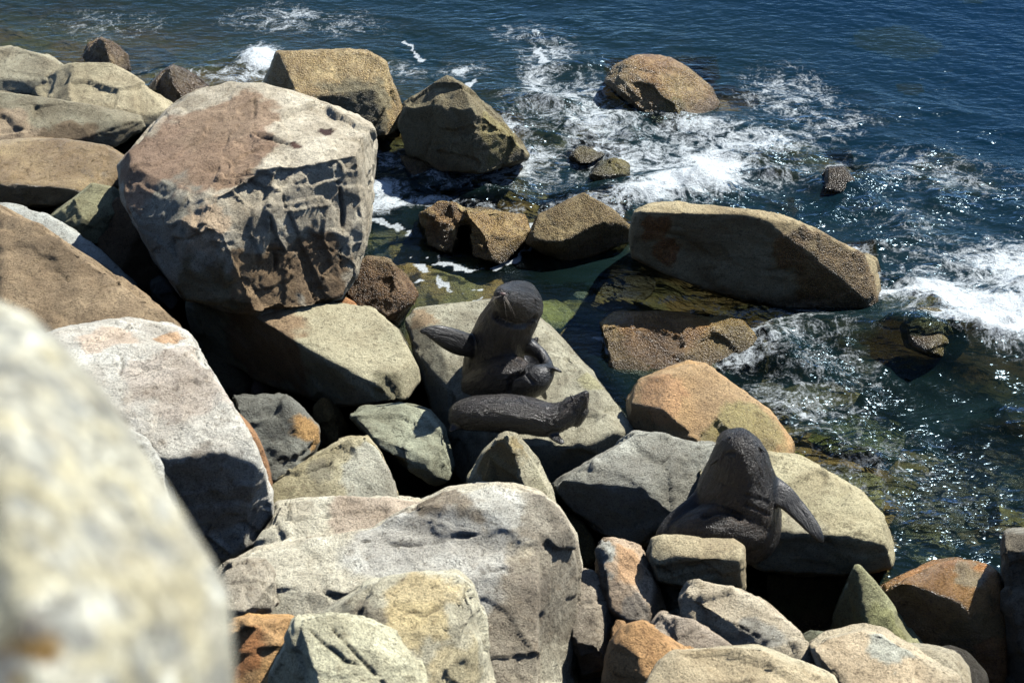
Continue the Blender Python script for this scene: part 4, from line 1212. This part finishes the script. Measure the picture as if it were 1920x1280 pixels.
def build_seal(label, chains, group=None, wet=0.5, brownpts=(), vox=.009, folds=()):
    parts = []
    for ch_ in chains:
        for x in ch_['c']:
            V = ICO_V * x[3]
            if ch_['n'] is not None:
                V = V - np.outer(V @ ch_['n'], ch_['n']) * (1 - ch_['flat'])
            parts.append((V + x[:3], ICO_F))
    me = remesh(parts, vox, 15)
    V = getv(me)
    N = getn(me)
    best = np.full(len(V), 1e9)
    S = np.zeros(len(V))
    OFF = np.zeros((len(V), 3))
    SK = np.zeros(len(V))
    for k, ch_ in enumerate(chains):
        c = ch_['c']
        seg = np.r_[0, np.cumsum(np.linalg.norm(np.diff(c[:, :3], axis=0), axis=1))]
        for j in range(len(c)):
            d = np.linalg.norm(V - c[j, :3], axis=1) - c[j, 3]
            m = d < best
            best = np.where(m, d, best)
            S[m] = seg[j] + k * 3
            OFF[m] = V[m] - c[j, :3]
            SK[m] = ch_['skin']
    # smooth the arc position by projecting on the axis locally
    fur = OFF * 1.0
    fur[:, 0] += S * .32
    fur += .03 * np.stack([vnoise(V * 6, 5), vnoise(V * 6, 6), vnoise(V * 6, 7)], -1)
    # muscles, folds and clumped fur
    d = .010 * fbm(V * 5, 3, 33) * (1 - .7 * SK) + .006 * fbm(fur * np.array([22, 22, 22]), 3, 35) * (1 - SK)
    V2 = V + N * d[:, None]
    pj, dp = proj(V2)
    for w, dep_, line_ in folds:
        sp = [surf_vertex(V2, pj, dp, x, y, 6) for x, y in line_]
        dist = np.full(len(V2), 9.0)
        for a, b in zip(sp[:-1], sp[1:]):
            ab = b - a
            tt = np.clip(((V2 - a) @ ab) / (ab @ ab + 1e-9), 0, 1)
            dist = np.minimum(dist, np.linalg.norm(V2 - (a + tt[:, None] * ab), axis=1))
        V2 = V2 - N * (dep_ * (1 - sstep(0, w, dist)))[:, None]
    br = np.full(len(V), .25)
    for x, y, r in brownpts:
        c = surf_vertex(V2, pj, dp, x, y, 8)
        br = np.maximum(br, 1 - sstep(.5, 1.1, np.linalg.norm(V2 - c, axis=1) / r))
    org = np.array([V2[:, 0].mean(), V2[:, 1].mean(), V2[:, 2].min()])
    setv(me, V2 - org)
    a = me.attributes.new('fur', 'FLOAT_VECTOR', 'POINT')
    a.data.foreach_set('vector', fur.astype(np.float32).ravel())
    add_attr(me, 'skin', SK)
    add_attr(me, 'wet', np.full(len(V), wet) * (1 - .55 * SK))
    add_attr(me, 'brown', br * (1 - SK))
    me.materials.clear()
    me.materials.append(SEAL)
    ob = bpy.data.objects.new('fur_seal', me)
    ob.location = org
    scene.collection.objects.link(ob)
    tag(ob, label, 'seal', group)
    return ob, org, (V2, N, pj, dp, SK)


def child_mesh(name, parts, mat, parent, org, smooth=True):
    me = bpy.data.meshes.new(name)
    vs, fs, o = [], [], 0
    for V, F in parts:
        vs.append(V - org)
        fs += [[i + o for i in f] for f in F]
        o += len(V)
    me.from_pydata(np.concatenate(vs).tolist(), [], fs)
    me.polygons.foreach_set('use_smooth', np.full(len(me.polygons), smooth))
    me.materials.append(mat)
    ob = bpy.data.objects.new(name, me)
    scene.collection.objects.link(ob)
    ob.parent = parent
    return ob


def ball(c, rx, ry=None, rz=None):
    return (ICO_V * np.array([rx, ry or rx, rz or rx]) + np.array(c), ICO_F)


def hair_part(seed, surf, org, parent, n, ln=.022, nm='fur_fringe', mat=None):
    """short stiff guard hairs standing off the coat"""
    V, N, pj, dp, SK = surf
    rnd = np.random.RandomState(seed)
    ids = rnd.choice(np.nonzero(SK < .5)[0], n)
    b = V[ids]
    nn = N[ids]
    dirn = np.stack([vnoise(b * 3, 81), vnoise(b * 3, 82), -0.9 + 0 * b[:, 0]], -1) + .25 * rnd.randn(n, 3)
    dirn -= nn * (dirn * nn).sum(1)[:, None]
    dirn /= np.linalg.norm(dirn, axis=1)[:, None] + 1e-6
    L = ln * (.5 + rnd.rand(n))[:, None]
    sd_ = np.cross(dirn, nn) * .0017
    a0, a1 = b - sd_ - nn * .003, b + sd_ - nn * .003
    tip = b + dirn * L + nn * (.22 * L)
    VV = np.stack([a0, a1, tip], 1).reshape(-1, 3)
    FF = np.arange(3 * n).reshape(-1, 3)
    me = bpy.data.meshes.new(nm)
    me.from_pydata((VV - org).tolist(), [], FF.tolist())
    me.materials.append(mat)
    ob = bpy.data.objects.new(nm, me)
    scene.collection.objects.link(ob)
    ob.parent = parent
    ob['kind'] = 'stuff'
    return ob


def hair_mat():
    t = NT('guard_hair')
    pos = t.n('NewGeometry').outputs['Position']
    c = t.mix(t.ramp(t.noise(pos, 90, 3, .7), .4, .7), (.002, .0018, .0016, 1), (.026, .021, .017, 1))
    return t.out(t.n('BsdfPrincipled', {'Base Color': c, 'Roughness': .5}).outputs[0])


HAIR = hair_mat()

# upright seal
Y1 = P(945, 745, .70)[1] + .32
s1, o1, f1 = build_seal('wet dark seal sitting upright, face tipped up, one fore flipper spread to the left', [
    chain([(935, 730, Y1, 54), (930, 708, Y1, 62), (926, 680, Y1, 58), (932, 650, Y1 - .02, 54), (943, 622, Y1 - .03, 53), (955, 600, Y1 - .05, 52), (966, 580, Y1 - .06, 49)]),
    chain([(967, 578, Y1 - .06, 48), (972, 571, Y1 - .08, 45), (962, 562, Y1 - .17, 35), (950, 557, Y1 - .27, 25), (942, 554, Y1 - .35, 17)]),
    chain([(962, 574, Y1 - .20, 24), (948, 568, Y1 - .30, 15)]),
    chain([(900, 722, Y1 - .10, 36), (925, 708, Y1 - .24, 38), (952, 700, Y1 - .30, 36), (972, 700, Y1 - .34, 28)]),
    chain([(950, 722, Y1 - .26, 26), (972, 722, Y1 - .36, 31), (998, 714, Y1 - .40, 31), (1016, 704, Y1 - .38, 22), (1026, 696, Y1 - .34, 15)], skin=.9),
    chain([(1020, 700, Y1 - .36, 12), (1036, 691, Y1 - .38, 8), (1052, 697, Y1 - .40, 4)], .6, (0, .6, .8), 1.0),
    chain([(998, 725, Y1 - .36, 16), (1014, 730, Y1 - .38, 11), (1022, 744, Y1 - .36, 7)], .5, (.8, .5, 0), 1.0),
    chain([(950, 690, Y1 + .1, 26), (985, 684, Y1 + .12, 24), (1002, 675, Y1 + .14, 18), (1008, 668, Y1 + .14, 11)], .6, (0, -.5, .8), 1.0),
    chain([(908, 650, Y1 - .02, 30), (884, 648, Y1 - .10, 23), (862, 643, Y1 - .16, 24), (840, 634, Y1 - .20, 22), (820, 625, Y1 - .22, 17), (803, 621, Y1 - .23, 11), (791, 622, Y1 - .24, 6)], .20, (0.1, -.75, .6), 1.0),
    chain([(972, 645, Y1 - .06, 24), (994, 652, Y1 - .10, 17), (1013, 664, Y1 - .14, 13), (1024, 680, Y1 - .22, 12), (1029, 696, Y1 - .32, 12)], .8, (0, 1, .3), 1.0),
    chain([(1002, 640, Y1 - .04, 7), (1008, 634, Y1 - .05, 3)]),
], 'seals resting on the shore rocks', wet=.8, vox=.009, brownpts=[(940, 690, .24), (965, 680, .2), (880, 700, .15)], folds=[(.045, .035, [(923, 592), (938, 606), (962, 615), (990, 613), (1008, 600)]), (.03, .03, [(948, 738), (956, 715), (975, 695)]), (.025, .015, [(985, 700), (1000, 722)])])


def surf_at(surf, px, py, rad=5):
    V, N, pj, dp, SK = surf
    m = np.nonzero((pj[:, 0] - px) ** 2 + (pj[:, 1] - py) ** 2 < rad * rad)[0]
    if not len(m):
        m = np.array([np.argmin((pj[:, 0] - px) ** 2 + (pj[:, 1] - py) ** 2)])
    k = m[np.argmin(dp[m])]
    return V[k], N[k]


def thread(a, d, L, r, n=5, droop=.3):
    d = d / np.linalg.norm(d)
    u = np.cross(d, [0, 0, 1.0])
    u /= np.linalg.norm(u) + 1e-9
    w = np.cross(d, u)
    V, F = [], []
    for k in range(n + 1):
        t = k / n
        c = a + d * L * t + np.array([0, 0, -droop * L * t * t])
        rr = r * (1 - .8 * t)
        V += [c + rr * u, c - .5 * rr * u + .86 * rr * w, c - .5 * rr * u - .86 * rr * w]
    for k in range(n):
        for j in range(3):
            a0, a1 = 3 * k + j, 3 * k + (j + 1) % 3
            F.append([a0, a1, a1 + 3, a0 + 3])
    return np.array(V), F


def face(ob, org, surf, nose, eyes, ears, nmat, whis, nose_r=.020):
    p, n = surf_at(surf, *nose)
    child_mesh('nose', [ball(p - n * .008, nose_r * 1.2, nose_r * .8, nose_r * .8)], nmat, ob, org)
    for e in eyes:
        p, n = surf_at(surf, *e)
        child_mesh('eye', [ball(p - n * .008, .017, .014, .012)], EYE, ob, org)
    for e in ears:
        p, n = surf_at(surf, e[0], e[1])
        dd = np.array(e[2:5], float)
        child_mesh('ear', [thread(p - dd * .005, dd, .055, .011, 4, .2)], SEAL, ob, org)
    th = []
    rnd = random.Random(int(nose[0]))
    for (x, y, dx, dy, dz) in whis:
        p, n = surf_at(surf, x, y)
        for k in range(6):
            th.append(thread(p + np.array([rnd.uniform(-.012, .012), 0, rnd.uniform(-.012, .012)]), np.array([dx + rnd.uniform(-.3, .3), dy, dz + rnd.uniform(-.3, .3)]), rnd.uniform(.08, .14), .0016, 5, .35))
    child_mesh('whiskers', th, WHISK, ob, org)


face(s1, o1, f1, (938, 551), [(958, 546), (946, 574)], [(1008, 560, .8, 0, -.5), (925, 590, -.6, -.3, -.6)], NOSE, [(936, 560, -.7, -.3, .2), (948, 562, .4, -.6, -.4)])
hair_part(1, f1, o1, s1, 9000, mat=HAIR)

# lying seal
Y2 = P(960, 815, .74)[1] + .12
s2, o2, f2 = build_seal('glossy wet seal lying on its side with its head raised at the right end', [
    chain([(858, 785, Y2 + .02, 17), (872, 778, Y2 + .02, 29), (905, 774, Y2 + .02, 34), (950, 775, Y2 + .02, 37), (995, 780, Y2, 35), (1030, 786, Y2 - .01, 32), (1058, 777, Y2, 27), (1078, 762, Y2 + .02, 21)]),
    chain([(1072, 764, Y2 + .02, 23), (1086, 755, Y2 + .02, 18), (1094, 745, Y2 + .02, 12), (1099, 737, Y2 + .02, 7)]),
    chain([(870, 790, Y2, 18), (855, 798, Y2 - .06, 11), (846, 806, Y2 - .1, 6)], .5, (0, -.3, .9), 1.0),
    chain([(1030, 800, Y2 - .05, 16), (1040, 818, Y2 - .14, 11), (1052, 828, Y2 - .2, 8)], .45, (0, -.2, .9), 1.0),
    chain([(1090, 770, Y2 + .01, 15), (1080, 790, Y2 - .01, 12)]),
], 'seals resting on the shore rocks', wet=1.15, brownpts=[(1088, 770, .12), (1070, 790, .1)], folds=[(.03, .012, [(1050, 745), (1046, 770), (1040, 795)])])
face(s2, o2, f2, (1100, 735), [(1092, 748)], [(1072, 745, -.3, .2, .6)], NOSE_D, [(1100, 745, .3, -.3, -.7)], .012)
hair_part(2, f2, o2, s2, 7000, mat=HAIR)

# seal seen from behind
Y3 = P(1400, 1030, .92)[1] + .24
s3, o3, f3 = build_seal('dark brown seal seen from behind, both fore flippers spread on the rock', [
    chain([(1386, 828, Y3 - .0, 27), (1385, 838, Y3 - .02, 37), (1387, 862, Y3 - .02, 54), (1386, 895, Y3 - .02, 67), (1383, 928, Y3 - .03, 79), (1385, 962, Y3 - .04, 81), (1398, 992, Y3 - .08, 66), (1404, 1015, Y3 - .1, 36)]),
    chain([(1384, 838, Y3, 34), (1374, 830, Y3 + .10, 28), (1362, 828, Y3 + .18, 19), (1353, 828, Y3 + .24, 11)]),
    chain([(1400, 985, Y3 - .14, 54), (1362, 985, Y3 - .24, 50), (1322, 990, Y3 - .27, 42), (1286, 997, Y3 - .27, 31), (1256, 1008, Y3 - .26, 20), (1232, 1018, Y3 - .25, 12)]),
    chain([(1332, 922, Y3 - .04, 26), (1310, 942, Y3 - .10, 21), (1285, 960, Y3 - .16, 19), (1262, 978, Y3 - .2, 17), (1243, 994, Y3 - .24, 12), (1232, 1005, Y3 - .26, 6)], .45, (.2, -.5, .8), .85),
    chain([(1415, 905, Y3 - .02, 34), (1440, 914, Y3 - .06, 30), (1466, 928, Y3 - .12, 26), (1488, 948, Y3 - .17, 22), (1511, 973, Y3 - .24, 19), (1530, 997, Y3 - .31, 14), (1541, 1014, Y3 - .34, 7)], .26, (.15, -.55, .8), 1.0),
], 'seals resting on the shore rocks', wet=.7, vox=.009, brownpts=[(1340, 985, .3), (1330, 940, .12), (1420, 1000, .25)], folds=[(.035, .04, [(1318, 962), (1345, 952), (1375, 957), (1392, 966)]), (.02, .009, [(1345, 872), (1352, 850), (1372, 846)]), (.02, .012, [(1400, 930), (1430, 935), (1448, 945)]), (.02, .012, [(1395, 950), (1425, 958), (1445, 970)])])
face(s3, o3, f3, (1350, 824), [(1364, 818)], [(1340, 862, -.7, 0, -.5), (1428, 838, .7, 0, -.5)], NOSE_D, [(1346, 828, -.8, .4, -.1)], .012)
hair_part(3, f3, o3, s3, 11000, mat=HAIR)
